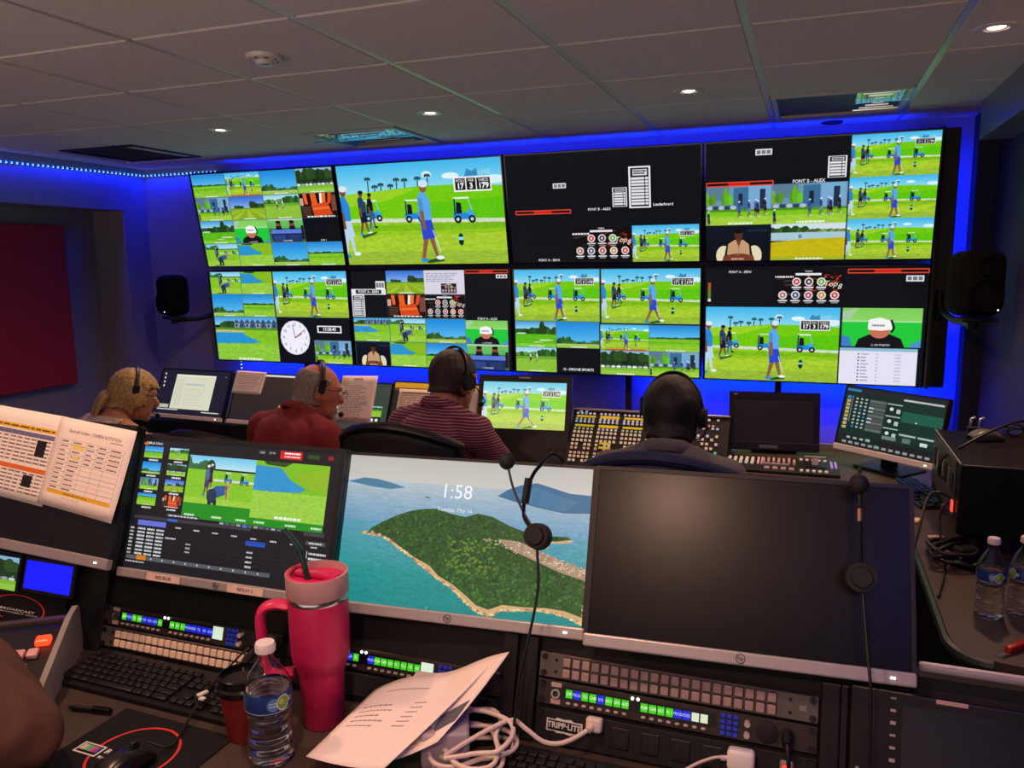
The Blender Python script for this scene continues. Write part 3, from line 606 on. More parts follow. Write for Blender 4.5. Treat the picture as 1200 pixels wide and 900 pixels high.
def grid_paper():
    im = Im(300, 200, 'f0e2d4'); im.frame(.06, .08, .94, .95, '6c605c', .012); im.rect(.06, .08, .94, .13, '8c7c74'); im.rect(.06, .52, .94, .58, 'd08c54'); im.rect(.62, .18, .74, .38, '1c181a'); im.rect(.62, .68, .74, .82, '1c181a')
    for c in range(10): im.rect(.06+.09*c, .08, .064+.09*c, .95, '8c8078')
    for r in range(12): im.dashes(.08, .15+.065*r, .92, .2+.065*r, 1, 'a89488', 1, .4)
    return im
def table_paper():
    im = Im(300, 230, 'f4e8de'); im.rect(.2, .16, .55, .17, '8c8488'); im.dashes(.1, .32, .42, .62, 5, '7c7478', .9, .2); im.dashes(.55, .3, .68, .6, 6, '7c7478', .9, .2); return im
def yellow_paper():
    im = Im(300, 230, 'f2e4d8'); im.rect(.0, .86, .8, .875, 'e8c020'); im.poly([(.7, .6), (.95, .5), (.98, .75), (.75, .82)], '5c5c68'); im.dashes(.1, .2, .5, .4, 3, 'a09498'); return im
def pad_picture():
    im = Im(300, 250, '17171a'); k = 250/300
    for t in range(60):
        a0, a1 = R(-38+t*4.6), R(-38+(t+1)*4.6)
        im.line([(.5+.34*k*math.cos(a0), .46-.34*math.sin(a0)), (.5+.34*k*math.cos(a1), .46-.34*math.sin(a1))], .022, 'd83a3a')
    im.poly([(.08, .47), (.28, .47), (.28, .60), (.08, .60)], 'd8d8d8'); im.rect(.095, .485, .265, .585, '101014')
    for j, c in enumerate(('c8c8c8', 'd8d060', '60c8c8', '60c860', 'd060c8', 'd05050', '5060d0')): im.rect(.10+.022*j, .49, .12+.022*j, .56, c)
    im.text('BROADCAST', .30, .51, .055, 'f0f0f0', align='LEFT', bold=.015, slant=.15); im.text('MANAGEMENT GROUP', .30, .585, .034, 'e0e0e0', align='LEFT', bold=.01); return im

# ------------------------------------------------------------------ materials
def brick_ceiling():
    m = pm('ceiling_tile', '8f8984', .9); nt = m.node_tree; b = nt.nodes['Principled BSDF']
    tc = nt.nodes.new('ShaderNodeTexCoord'); n = nt.nodes.new('ShaderNodeTexNoise'); n.inputs['Scale'].default_value = 160; n.inputs['Detail'].default_value = 4
    nt.links.new(tc.outputs['Object'], n.inputs['Vector'])
    cr = nt.nodes.new('ShaderNodeValToRGB'); cr.color_ramp.elements[0].position = .35; cr.color_ramp.elements[1].position = .65
    cr.color_ramp.elements[0].color = (*lin('c4beb8'), 1); cr.color_ramp.elements[1].color = (*lin('d6d0ca'), 1)
    nt.links.new(n.outputs['Fac'], cr.inputs['Fac']); nt.links.new(cr.outputs['Color'], b.inputs['Base Color'])
    bp = nt.nodes.new('ShaderNodeBump'); bp.inputs['Strength'].default_value = .3; bp.inputs['Distance'].default_value = .002
    nt.links.new(n.outputs['Fac'], bp.inputs['Height']); nt.links.new(bp.outputs['Normal'], b.inputs['Normal']); return m
M_TILE = brick_ceiling()
M_GRID = pm('ceiling_grid_metal', 'b8b8b2', .35, .3)
M_WALL = pm('painted_wall', '7d7b86', .8, noise=.05, scale=20)
M_CARPET = pm('carpet', '5c5a5c', .95, noise=.3, scale=300, bump=.5)
M_BLACK = pm('black_plastic', '0d0d0f', .45, noise=.1, scale=80)
M_BLACKM = pm('matte_black', '0a0a0b', .75, noise=.1, scale=120, bump=.1)
M_GLOSSB = pm('gloss_black', '08080a', .18)
M_DARKMETAL = pm('dark_painted_steel', '19191c', .5, .3, noise=.1, scale=60)
M_RACK = pm('grey_rack_metal', '6a625f', .42, .55, noise=.08, scale=90)
M_SILVER = pm('silver_plastic', 'a9a2a2', .38, .35, noise=.04, scale=200)
M_CHROME = pm('steel', 'c8c8c8', .22, 1.)
M_WHITE = pm('white_plastic', 'e2dcd6', .4)
M_RUBBER = pm('black_rubber', '0e0e0f', .6)
M_DESK = pm('dark_brown_laminate', '40342f', .5, noise=.12, scale=35, bump=.05)
M_KEY = pm('key_black', '131315', .42)
M_PRINT = pm('white_print', 'd8d8d4', .5)
M_MAROON = pm('maroon_fabric', '96202e', .95, noise=.12, scale=260, bump=.3)
M_OFF = pm('dark_screen', '0c0c0f', .32, spec=.6)

# ------------------------------------------------------------------ the room
XL, XR, YB, YF = -4.75, .86, 4.85, -1.6
def slab(name, c, d, mat): return struct(B().box(c, d).build(name, mat))
slab('floor', ((XL+XR)/2, (YB+YF)/2, -.05), (XR-XL+1.2, YB-YF+.4, .1), M_CARPET)
slab('wall_back', ((XL+XR)/2, YB+.05, 1.18), (XR-XL+.4, .1, 2.36), M_WALL)
slab('wall_right', (XR+.05, (YB+YF)/2, 1.18), (.1, YB-YF, 2.36), pm('navy_wall_paint', '32323e', .75, noise=.05, scale=20))
# left wall with a shallow recess that holds the red panel
for c, d in (((XL-.05, (YF+1.6)/2, 1.18), (.1, 1.6-YF, 2.36)), ((XL-.05, (4.62+YB)/2, 1.18), (.1, YB-4.62, 2.36)), ((XL-.05, 3.11, 2.2025), (.1, 3.02, .315)), ((XL-.35, 3.11, 1.18), (.1, 3.3, 2.36)),
             ((XL-.20, 4.66, 1.18), (.2, .08, 2.36)), ((XL-.20, 1.56, 1.18), (.2, .08, 2.36)), ((XL-.20, 3.11, 2.085), (.2, 3.02, .08)), ((XL-.15, 3.11, .1), (.3, 3.02, .2))):
    slab('wall_left', c, d, M_WALL)
struct(B().box((.815, 4.78, 1.18), (.09, .14, 2.36)).build('trim_1', pm('dark_wall_paint', '26262e', .8)))
struct(B().box((.79, 3.3, 2.27), (.14, 2.2, .18)).build('trim_2', pm('soffit_paint', '6f7876', .3)))
struct(B().box((XL+.006, 3.2, .06), (.012, 3.2, .1)).build('baseboard_left', M_BLACKM))

def ceiling():
    tile = B(); tile.box(((XL+XR)/2, (YB+YF)/2, CEIL+.06), (XR-XL+.2, YB-YF+.2, .1))
    bm = B()
    xs = [-.216+.622*k for k in range(-7, 3) if XL < -.216+.622*k < XR]
    ys = [2.692+.597*k for k in range(-7, 4) if YF < 2.692+.597*k < YB]
    for x in xs: bm.box((x, (YB+YF)/2, CEIL+.004), (.024, YB-YF, .012))
    for y in ys: bm.box(((XL+XR)/2, y, CEIL+.012), (XR-XL, .024, .004))
    struct(bm.build('trim_3', M_GRID))
    # the panels sit a touch proud of the grid, with the shadow line the photo shows
    tl = tile; X = [XL]+xs+[XR]; Y = [YF]+ys+[YB]
    for i in range(len(X)-1):
        for j in range(len(Y)-1):
            if X[i+1]-X[i] < .06 or Y[j+1]-Y[j] < .06: continue
            x0, x1, y0, y1 = X[i]+.012, X[i+1]-.012, Y[j]+.006, Y[j+1]-.006
            cx, cy = (x0+x1)/2, (y0+y1)/2
            if any(abs(cx-a) < .2 and abs(cy-c) < .2 for a, c in VENTS): continue
            tl.box((cx, cy, CEIL+.004), (x1-x0, y1-y0, .018), bev=.004, seg=1)
    struct(tl.build('ceiling', M_TILE))
VENTS = [(-2.393, 4.185), (.095, 4.185), (-4.10, 4.10)]
ceiling()

# ------------------------------------------------------------------ ceiling fittings
def bulb(name, x, y, power, parent, size=.05, spot=150, z=CEIL-.012):
    l = bpy.data.lights.new(name, 'SPOT'); l.energy = power; l.color = WARM; l.spot_size = R(spot); l.spot_blend = .7; l.shadow_soft_size = size
    o = bpy.data.objects.new(name, l); COL.objects.link(o); o.parent = parent; o.matrix_local = T(0, 0, -.02); return o
M_LENS = pm('lamp_lens', 'ffe2c8', .3, emit=9.)
M_TRIMRING = pm('lamp_trim', 'c9c3bc', .35)
def downlight(x, y, power, label):
    t = thing('recessed_downlight', label, 'ceiling light', (x, y, CEIL), group='recessed downlights in the ceiling')
    B().lathe([(.033, -.003), (.038, -.010), (.062, -.009), (.066, -.004), (.066, .004), (.033, .004), (.033, -.003)], seg=28).build('trim_ring', M_TRIMRING, t, True)
    B().lathe([(0, -.008), (.022, -.007), (.033, -.002), (.033, .003), (0, .003)], seg=24).build('lens', M_LENS, t, True)
    bulb('lamp', x, y, power, t)
downlight(-2.986, 3.603, SPOT_FAR, 'lit round ceiling downlight furthest left, above the pale document screen')
downlight(-1.751, 3.618, SPOT_FAR, 'lit round ceiling downlight beside the glassy square air diffuser')
downlight(-.519, 3.608, SPOT_FAR, 'lit round ceiling downlight over the black video wall panels')
downlight(.521, 3.03, SPOT_FAR, 'lit round ceiling downlight in the top right corner, the largest one')
# the same fittings go on over the near desk, behind the photographer's head
downlight(-1.75, .95, SPOT_NEAR, 'round ceiling downlight over the near desk, above the replay monitor')
downlight(-.28, -.50, SPOT_NEAR*1.5, 'round ceiling downlight behind the photographer, furthest from the video wall')
downlight(-.5, .75, SPOT_NEAR, 'round ceiling downlight over the near desk, above the dark monitor')
def sensor():
    t = thing('smoke_detector', 'white round unlit detector on the near ceiling tile', 'smoke detector', (-1.80, 2.42, CEIL-.005))
    B().lathe([(0, -.032), (.028, -.032), (.034, -.02), (.056, -.014), (.062, -.004), (.062, .004), (0, .004)], seg=32).build('housing', M_TRIMRING, t, True)
    B().lathe([(0, -.036), (.012, -.035), (.02, -.031), (0, -.03)], c=(.008, 0, 0), seg=20).build('eye', M_CHROME, t, True)
    for a in range(8): B().box((.045*math.cos(a*PI/4), .045*math.sin(a*PI/4), -.017), (.012, .004, .004), RZ(a*PI/4+PI/2)).build('vent_slot', M_BLACK, t)
sensor()
t = thing('blank_downlight', 'small dark unlit recessed fitting by the top of the video wall', 'ceiling light', (.077, 4.72, CEIL-.006))
B().lathe([(.032, -.004), (.05, -.006), (.055, 0), (.055, .006), (.03, .006), (.032, -.004)], seg=24).build('trim_ring', M_BLACKM, t, True)
B().lathe([(0, 0), (.033, -.002), (.033, .004), (0, .004)], seg=24).build('baffle', M_BLACK, t, True)
def diffuser(x, y, label, glass, s=.585):
    t = thing('air_diffuser', label, 'air vent', (x, y, CEIL))
    f = B(); h = s/2
    for sx in (-1, 1): f.box((sx*(h-.012), 0, -.006), (.024, s, .016), bev=.003)
    for sy in (-1, 1): f.box((0, sy*(h-.012), -.006), (s-.048, .024, .016), bev=.003)
    f.build('frame', M_GRID if glass else M_DARKMETAL, t)
    m = pm('diffuser_face', 'b4c8c8' if glass else '34383a', .16 if glass else .6, .85 if glass else 0.)
    if glass:
        x0 = -h+.024 if glass == 1 else .07
        for i in range(5): B().box(((x0+h-.024)/2, -.216+.108*i, .006), (h-.024-x0, .100, .004), rot=RX(R(-8))).build('polished_blade', m, t)
        k = B()
        for i in range(4):
            q = .24-.06*i
            for sx, sy, dx, dy in ((0, -q, 2*q, .006), (0, q, 2*q, .006), (-q, 0, .006, 2*q), (q, 0, .006, 2*q)):
                cx = sx if glass == 1 else .17+sx*.42
                k.box((cx, sy, -.001), (dx*(1 if glass == 1 else .42), dy, .006), rot=RX(.2))
        k.build('louvre', m, t)
        if glass == 2: B().box(((x0-h+.024)/2, 0, .004), (x0+h-.024, s-.048, .006)).build('matt_panel', pm('grey_panel', '4c504e', .6), t)
    else:
        k = B()
        for i in range(22): k.box((0, -h+.035+i*(s-.07)/21, 0), (s-.05, .014, .003), RX(.6))
        k.build('louvre', m, t); B().box((0, 0, .02), (s-.04, s-.04, .004)).build('back_plate', M_BLACKM, t)
diffuser(-2.393, 4.185, 'glassy blue-lit square air diffuser above the clock side of the video wall', 1)
diffuser(.095, 4.185, 'half bright half dark square air diffuser at the right end of the ceiling', 2)
diffuser(-4.10, 4.10, 'dark flat return air grille in the ceiling near the left wall', 0)

# ------------------------------------------------------------------ blue LED strips
M_LED = pm('led_dot', '4a86ff', .3, emit=9.)
M_TAPE = pm('led_tape', '20285a', .5)
def led_area(name, parent, loc, rot, sx, sy, power):
    l = bpy.data.lights.new(name, 'AREA'); l.shape = 'RECTANGLE'; l.size = sx; l.size_y = sy; l.energy = power; l.color = (.0, .012, 1.)
    o = bpy.data.objects.new(name, l); COL.objects.link(o); o.parent = parent; o.matrix_local = T(*loc) @ rot.to_4x4(); return o
def strip(label, pts, n, area):
    p0 = Vector(pts[0]); t = thing('led_strip', label, 'light strip', p0, group='blue LED strips')
    k = B()
    for a, c in zip(pts, pts[1:]):
        a, c = Vector(a)-p0, Vector(c)-p0; d = c-a
        k.box((a+c)/2, (d.length, .012, .006), d.to_track_quat('X', 'Z').to_matrix())
    k.build('tape', M_TAPE, t)
    L = [(Vector(c)-Vector(a)).length for a, c in zip(pts, pts[1:])]; tot = sum(L); o0 = None
    for i in range(n):
        s = tot*(i+.5)/n; j = 0
        while s > L[j] and j < len(L)-1: s -= L[j]; j += 1
        p = Vector(pts[j]).lerp(Vector(pts[j+1]), s/L[j])-p0
        if o0 is None: o0 = B().ell((0, 0, 0), (.007, .007, .006), seg=8).build('diode', M_LED, t, True); o0.matrix_local = T(*p)
        else: inst(o0, t, T(*p))
    for a in area: led_area('glow', t, Vector(a[0])-p0, *a[1:])
strip('row of bright blue LED dots under the ceiling along the left wall',
      [(XL+.012, 2.7, 2.275), (XL+.012, YB-.012, 2.312), (-4.06, YB-.012, 2.312)], 76,
      [((XL+.03, 3.85, 2.30), RY(R(-12)), .03, 1.9, BLUE_LEFT), ((-4.4, YB-.03, 2.30), RX(R(-12)), .6, .03, BLUE_LEFT*.55)])
# strips stuck to the back of the video wall, washing the wall behind it
strip('blue LED strip hidden behind the top of the video wall', [(-3.9, 4.66, 2.262), (.5, 4.66, 2.262)], 60,
      [((-1.7, 4.67, 2.27), RX(R(130)), 4.3, .03, BLUE_BACK*.35)])
strip('blue LED strip hidden behind the foot of the video wall', [(-3.9, 4.755, 1.0), (.5, 4.755, 1.0)], 60,
      [((-2.85, 4.76, .985), RX(R(35)), 2.1, .03, BLUE_BACK*.7), ((-.15, 4.76, .985), RX(R(35)), 1.5, .03, BLUE_BACK*.9)])
strip('blue LED strip running down behind the right edge of the video wall', [(.60, 4.72, 2.2), (.60, 4.72, 1.0)], 24,
      [((.68, 4.70, 1.55), RX(R(90)), .05, 1.3, BLUE_BACK*.35)])
strip('row of blue LED dots along the right wall beside the near desk', [(XR-.012, 2.2, 2.27), (XR-.012, -1.5, 2.27)], 60, [((XR-.03, .2, 2.26), RY(R(20)), .03, 3.2, BLUE_LEFT*.9)])
strip('short upright row of blue LED dots under the left end of the video wall', [(-3.9, 4.77, .955), (-3.9, 4.77, .80)], 6, [])

# ------------------------------------------------------------------ the video wall
PICS = wall_pictures()
WD, HD, GX = 1.1253, .6324, .0259
WX0 = -4.002
def wall_display(row, k, label):
    t1 = R(11.1 if row == 'T' else 3.49)
    base = Vector((WX0+k*(WD+GX)+WD/2, 4.612, 1.631)) if row == 'T' else Vector((WX0+k*(WD+GX)+WD/2, 4.651, .963))
    t = thing('video_wall_display', label, 'display', base, RX(t1), 'eight displays of the video wall')   # top leans to the viewer
    w, h = WD+GX*.45, HD+.012
    c = B(); c.box((0, .035, HD/2), (w, .06, h), bev=.004); c.build('casing', M_BLACKM, t)
    f = B()
    for s in (-1, 1): f.box((s*(WD/2+.003), .001, HD/2), (.008, .012, h)); f.box((0, .001, HD/2+s*(HD/2+.002)), (WD, .012, .007))
    f.build('bezel', M_GLOSSB, t)
    B().quad([(-WD/2, .0035, 0), (WD/2, .0035, 0), (WD/2, .0035, HD), (-WD/2, .0035, HD)]).face('screen', img_mat('picture_'+row+str(k), PICS[row+str(k)], SCREEN, .45, .12), t)
wall_display('T', 0, 'top left video wall display split into sixteen small camera pictures')
wall_display('T', 1, 'upper video wall display with one large picture of a golfer in blue')
wall_display('T', 2, 'upper video wall display mostly black with leaderboard boxes and a red bar')
wall_display('T', 3, 'top right video wall display with a column of three golfer pictures')
wall_display('B', 0, 'lower left video wall display with the round white clock')
wall_display('B', 1, 'lower video wall display of small pictures behind the head of the man in stripes')
wall_display('B', 2, 'lower video wall display with two golfer pictures side by side on top')
wall_display('B', 3, 'lower right video wall display with large golfer and commentator in white cap')
t = thing('video_wall_frame', 'black upright mounting frame carrying the eight video wall displays', 'frame', (-1.7, 4.74, 0))
for x in (-3.30, -2.15, -1.003, .148-.29, ):
    B().box((x+1.7, 0, .62), (.035, .04, 1.24), bev=.003).build('post', M_DARKMETAL, t)
for z in (1.15, 2.0): B().box((0, .02, z), (4.3, .03, .05), bev=.003).build('rail', M_DARKMETAL, t)
B().box((.645+1.7, -.05, 1.62), (.075, .07, 1.32), bev=.004).build('side_trim', pm('trim_black', '17171b', .5), t)
B().box((.593+1.7, -.11, 1.62), (.016, .10, 1.32), bev=.003).build('side_trim', M_BLACKM, t)
for z in (1.0, 2.22): B().box((.61+1.7, -.02, z), (.09, .03, .04)).build('bracket', M_DARKMETAL, t)
for x in (-2.6, 1.9): B().box((x+.6, 0, .01), (.5, .4, .02), bev=.004).build('foot', M_DARKMETAL, t)

# ------------------------------------------------------------------ loudspeakers, red panels
def speaker(label, loc, rz, arm):
    t = thing('loudspeaker', label, 'speaker', loc, rz, 'wall loudspeakers')
    c = B(); c.box((0, 0, .15), (.205, .18, .29), bev=.055, seg=4); c.build('cabinet', pm('speaker_black', '070708', .85, spec=.15), t, True)
    B().lathe([(0, .004), (.03, .001), (.066, .012), (.074, .016), (.078, .012), (.078, .0)], c=(0, -.083, .10), rot=RX(PI/2), seg=28).build('woofer', pm('speaker_cone', '060606', .9, spec=.1), t, True)
    B().lathe([(0, .008), (.012, .006), (.03, .004), (.04, .014), (.044, .002)], c=(0, -.083, .225), rot=RX(PI/2), seg=24).build('tweeter', pm('speaker_cone', '060606', .9, spec=.1), t, True)
    B().ell((.055, -.091, .035), .0035, seg=8).build('power_light', pm('led_white', 'e8f4ff', .3, emit=3.), t)
    B().box((.0, .0, -.012), (.16, .12, .018), bev=.004).build('shelf', M_DARKMETAL, t)
    a = B(); a.tube([(0, 0, -.03), Vector(arm)*.5+Vector((0, 0, -.035)), arm], .017, 10)
    a.cyl((0, 0, -.055), (0, 0, -.01), .024); a.cyl(Vector(arm)+Vector((0, 0, -.05)), Vector(arm)+Vector((0, 0, .1)), .02); a.build('wall_arm', M_DARKMETAL, t, True)
    B().box(Vector(arm)+Vector((0, .012, .02)), (.07, .02, .16), bev=.003).build('wall_plate', M_DARKMETAL, t)
    return t
speaker('black loudspeaker on a bracket at the left end of the video wall', (-4.31, 4.58, 1.28), R(-25), (.10, .33, .02))
speaker('black loudspeaker on a pole bracket at the right end of the video wall', (.70, 4.1, 1.37), R(20), (.125, .535, .0))
t = thing('acoustic_panel', 'large dark red fabric panel hung in the left wall recess', 'wall panel', (XL-.285, 3.3, .80))
B().box((.03, -.02, .565), (.06, 2.04, 1.13), bev=.012).build('panel', M_MAROON, t)
B().box((-.0, -.02, .565), (.02, 1.8, .9)).build('backing', M_BLACKM, t)
t = thing('acoustic_panel', 'red panel edge on the right wall beside the black equipment case', 'wall panel', (XR-.03, 3.25, 1.10))
B().box((0, 0, .20), (.05, .5, .42), bev=.012).build('panel', pm('red_fabric', 'a81c28', .9, noise=.1, scale=200), t); B().box((.027, 0, .20), (.02, .4, .3)).build('backing', M_BLACKM, t)

# ------------------------------------------------------------------ front desk
def front_desk():
    t = thing('control_desk', 'long dark front desk under the video wall where four people sit', 'desk', (-1.58, 3.2, 0))
    d = B(); d.box((0, 0, .755), (3.74, .86, .03), bev=.006); d.build('desk_top', M_DESK, t)
    B().box((0, -.433, .755), (3.74, .012, .034), bev=.004).build('front_edge', M_RUBBER, t)
    for x in (-1.84, -.92, .0, .92, 1.84): B().box((x, .05, .37), (.04, .7, .74)).build('side_panel', M_BLACKM, t)
    B().box((0, .38, .37), (3.66, .02, .6)).build('back_panel', M_BLACKM, t)
    B().box((-.72, .22, .80), (2.2, .34, .06), bev=.006).build('riser', M_BLACKM, t)
    for x in (-1.4, -.8, -.2): B().box((x, .047, .80), (.40, .006, .03)).build('riser_lip', M_DARKMETAL, t)
    return t
front_desk()
t = thing('desk_riser', 'low dark brown raised bench right of the switcher, under the switched-off monitor', 'bench', (.02, 3.33, .77))
B().box((0, 0, .058), (.62, .52, .014), bev=.004).build('top', M_DESK, t); B().box((0, .02, .0255), (.58, .46, .051)).build('body', M_BLACKM, t)
B().box((0, .255, .075), (.6, .012, .022)).build('back_lip', M_SILVER, t)

def frame_of(bl, yaw, tilt):
    return Matrix.Translation(bl) @ Matrix.Rotation(R(yaw), 4, 'Z') @ Matrix.Rotation(-R(tilt), 4, 'X')
M_CHINTRIM = pm('light_edge', 'ddd6d0', .4)
def monitor(label, bl, yaw, tilt, w, h, pic, base_z, chin=.018, side=.006, chin_mat=None, body=None, group=None, cat='monitor', logo=False, led=True, emit=None, depth=.04, stand=True, extra_top=.0, screen_mat=None):
    """flat monitor: bl = bottom left corner, leaning back by tilt degrees; stands on base_z"""
    A = frame_of(bl, yaw, tilt); c = A @ Vector((w/2, 0, 0))
    t = thing('monitor', label, cat, c, (Matrix.Rotation(R(yaw), 3, 'Z') @ Matrix.Rotation(-R(tilt), 3, 'X')), group)
    inv = t.matrix_world.inverted(); body = body or M_BLACK
    k = B(); k.box((0, .006+depth*.25, h/2), (w, depth*.5, h), bev=.004); k.box((0, .006+depth*.6, h*.45), (w*.72, depth*.8, h*.62), bev=.012); k.build('casing', body, t)
    f = B(); s0 = chin
    for s in (-1, 1): f.box((s*(w/2-side/2), .002, (h+s0)/2), (side, .01, h-s0))
    f.box((0, .002, h-side/2-extra_top/2), (w-2*side, .01, side+extra_top)); f.build('bezel', body, t)
    B().box((0, .001, chin/2), (w, .016, chin), bev=.003).build('chin', chin_mat or body, t)
    m = screen_mat or (img_mat('picture', pic, SCREEN if emit is None else emit, .35) if pic is not None else M_OFF)
    B().quad([(-w/2+side, .0, s0), (w/2-side, .0, s0), (w/2-side, .0, h-side-extra_top), (-w/2+side, .0, h-side-extra_top)]).face('screen', m, t)
    if led: B().box((w/2-.035, -.0075, chin*.5), (.007, .002, .003)).build('power_light', pm('led_white', 'ffffff', .3, emit=4.), t)
    if logo:
        g = B(); r = chin*.33; pts = [(r*math.cos(a), -.0078, chin*.5+r*math.sin(a)) for a in np.linspace(0, 2*PI, 25)]
        g.tube(pts, .0006, 4); lg = g.build('logo', M_DARKMETAL, t)
        lettering('hp', chin*.42, M_DARKMETAL, lg, T(0, -.0078, chin*.5) @ Matrix.Rotation(PI/2, 4, 'X') @ Matrix.Shear('XY', 4, (.2, 0)) if False else T(0, -.0078, chin*.52) @ Matrix.Rotation(PI/2, 4, 'X'))
    if stand:
        p = A @ Vector((w/2, depth*.9, h*.42)); foot = Vector((p.x, p.y+.05, base_z))
        n = B(); n.tube([p, p+Vector((0, .045, -.02)), Vector((p.x, p.y+.06, base_z+.02)), Vector((p.x, p.y+.06, base_z+.006))], .02, 8, smooth=4, flat=(1.5, .6)); n.build('stand_neck', M_DARKMETAL, t, True, M=inv)
        q = B(); q.box((foot.x, foot.y, base_z+.005), (min(w*.5, .24), .15, .010), rot=RZ(R(yaw)), bev=.004); q.build('stand_base', M_DARKMETAL, t, M=inv)
    return t, A
def sheet_on(label, A, x, z, w, h, rot, im, group=None, name='paper_sheet', off=.004, mat=None, curl=.006):
    """paper taped to a monitor's front, x/z from the monitor's lower left corner"""
    M = A @ T(x, -off, z) @ Matrix.Rotation(R(rot), 4, 'Y')
    o = B(); o.sheet(lambda u, v: (u*w, -curl*(1-v)**2*(.4+u*u), v*h), 8, 8)
    o = o.face(name, mat or img_mat('printed_paper', im, 0, .8), None); o.matrix_world = M
    sm = o.modifiers.new('thickness', 'SOLIDIFY'); sm.thickness = .0006; sm.offset = 0
    tag(o, label, 'paper', group); return o
RZ0 = .83
fr = 'screens along the front desk'
_, A1 = monitor('front desk monitor furthest left, showing a pale document on dark desktop', (-3.25, 3.232, .85), -2.6, 24, .475, .27, office_picture(), RZ0, .022, chin_mat=M_CHINTRIM, group=fr)
_, A2 = monitor('front desk monitor with a dark brown picture, small orange cone, left of red shirt', (-2.745, 3.215, .848), -2, 24, .475, .27, cone_picture(), RZ0, .022, chin_mat=M_CHINTRIM, group=fr)
_, A3 = monitor('front desk monitor partly hidden by the pink paper right of the man in red', (-2.225, 3.20, .845), -1, 24, .40, .255, mosaic_picture(), RZ0, .02, group=fr)
_, A4 = monitor('front desk monitor with a yellow header bar behind the man in stripes', (-1.815, 3.185, .842), 0, 24, .46, .272, header_picture(), RZ0, .02, group=fr)
pp = 'papers taped to the front desk monitors'
sheet_on('small pink paper taped across the corner of the brown-picture monitor', A2, -.008, .158, .19, .12, 1, note_paper(6, box=True), pp)
sheet_on('tall pink printed page with a yellow note, taped right of the balding man', A3, .125, .046, .195, .235, -2, note_paper(16, True), pp)
sheet_on('wide schedule sheet with two black squares left of the head of the man in stripes', A4, .035, .06, .26, .175, 0, grid_paper(), pp, off=.005)
sheet_on('short pink page under the schedule sheet, at the left shoulder of the man in stripes', A4, .04, -.01, .18, .09, 0, note_paper(4), pp, off=.008)
sheet_on('plain pink page right of the neck of the man in stripes', A4, .30, .04, .145, .215, 0, note_paper(10), pp)
tg, AG = monitor('bright boxy monitor showing a golfer walking, beside the man in stripes', (-1.362, 3.165, .775), 6.2, 18.4, .42, .385, None, RZ0, .145, .021, group=None, led=False, depth=.07, extra_top=.01, stand=False, screen_mat=img_mat('golf_feed', (lambda im: (tee(im, stride=.9, pale=.28), im)[1])(Im(360, 206)), SCREEN*1.05))
B().box((0, -.012, .372), (.05, .008, .006)).build('handle_slot', M_SILVER, tg)
for k in range(3): B().cyl((.13+.03*k, -.008, .06), (.13+.03*k, -.016, .06), .006, seg=10).build('knob', M_DARKMETAL, tg)
to, AO = monitor('switched-off black monitor with grey screen on the bench right of the switcher', (-.293, 3.40, .848), 6.3, 9.4, .362, .245, None, .835, .036, .024, led=False, screen_mat=pm('grey_dead_screen', '2b2a2e', .35), extra_top=.006)
B().box((-.02, -.009, .017), (.075, .003, .013)).build('maker_plate', pm('plate_grey', '77777a', .4, .4), to)
B().box((-.155, -.006, .233), (.014, .003, .007)).build('badge', M_SILVER, to)
for k in range(4): B().cyl((.168, -.004, .07+.035*k), (.168, -.008, .07+.035*k), .0045, seg=10).build('button', M_BLACKM, to)
monitor('tilted right-hand monitor showing a green control interface', (.116, 3.32, .898), -39.6, 13.9, .42, .257, control_picture(), .835, .024, chin_mat=M_CHINTRIM, group=None)

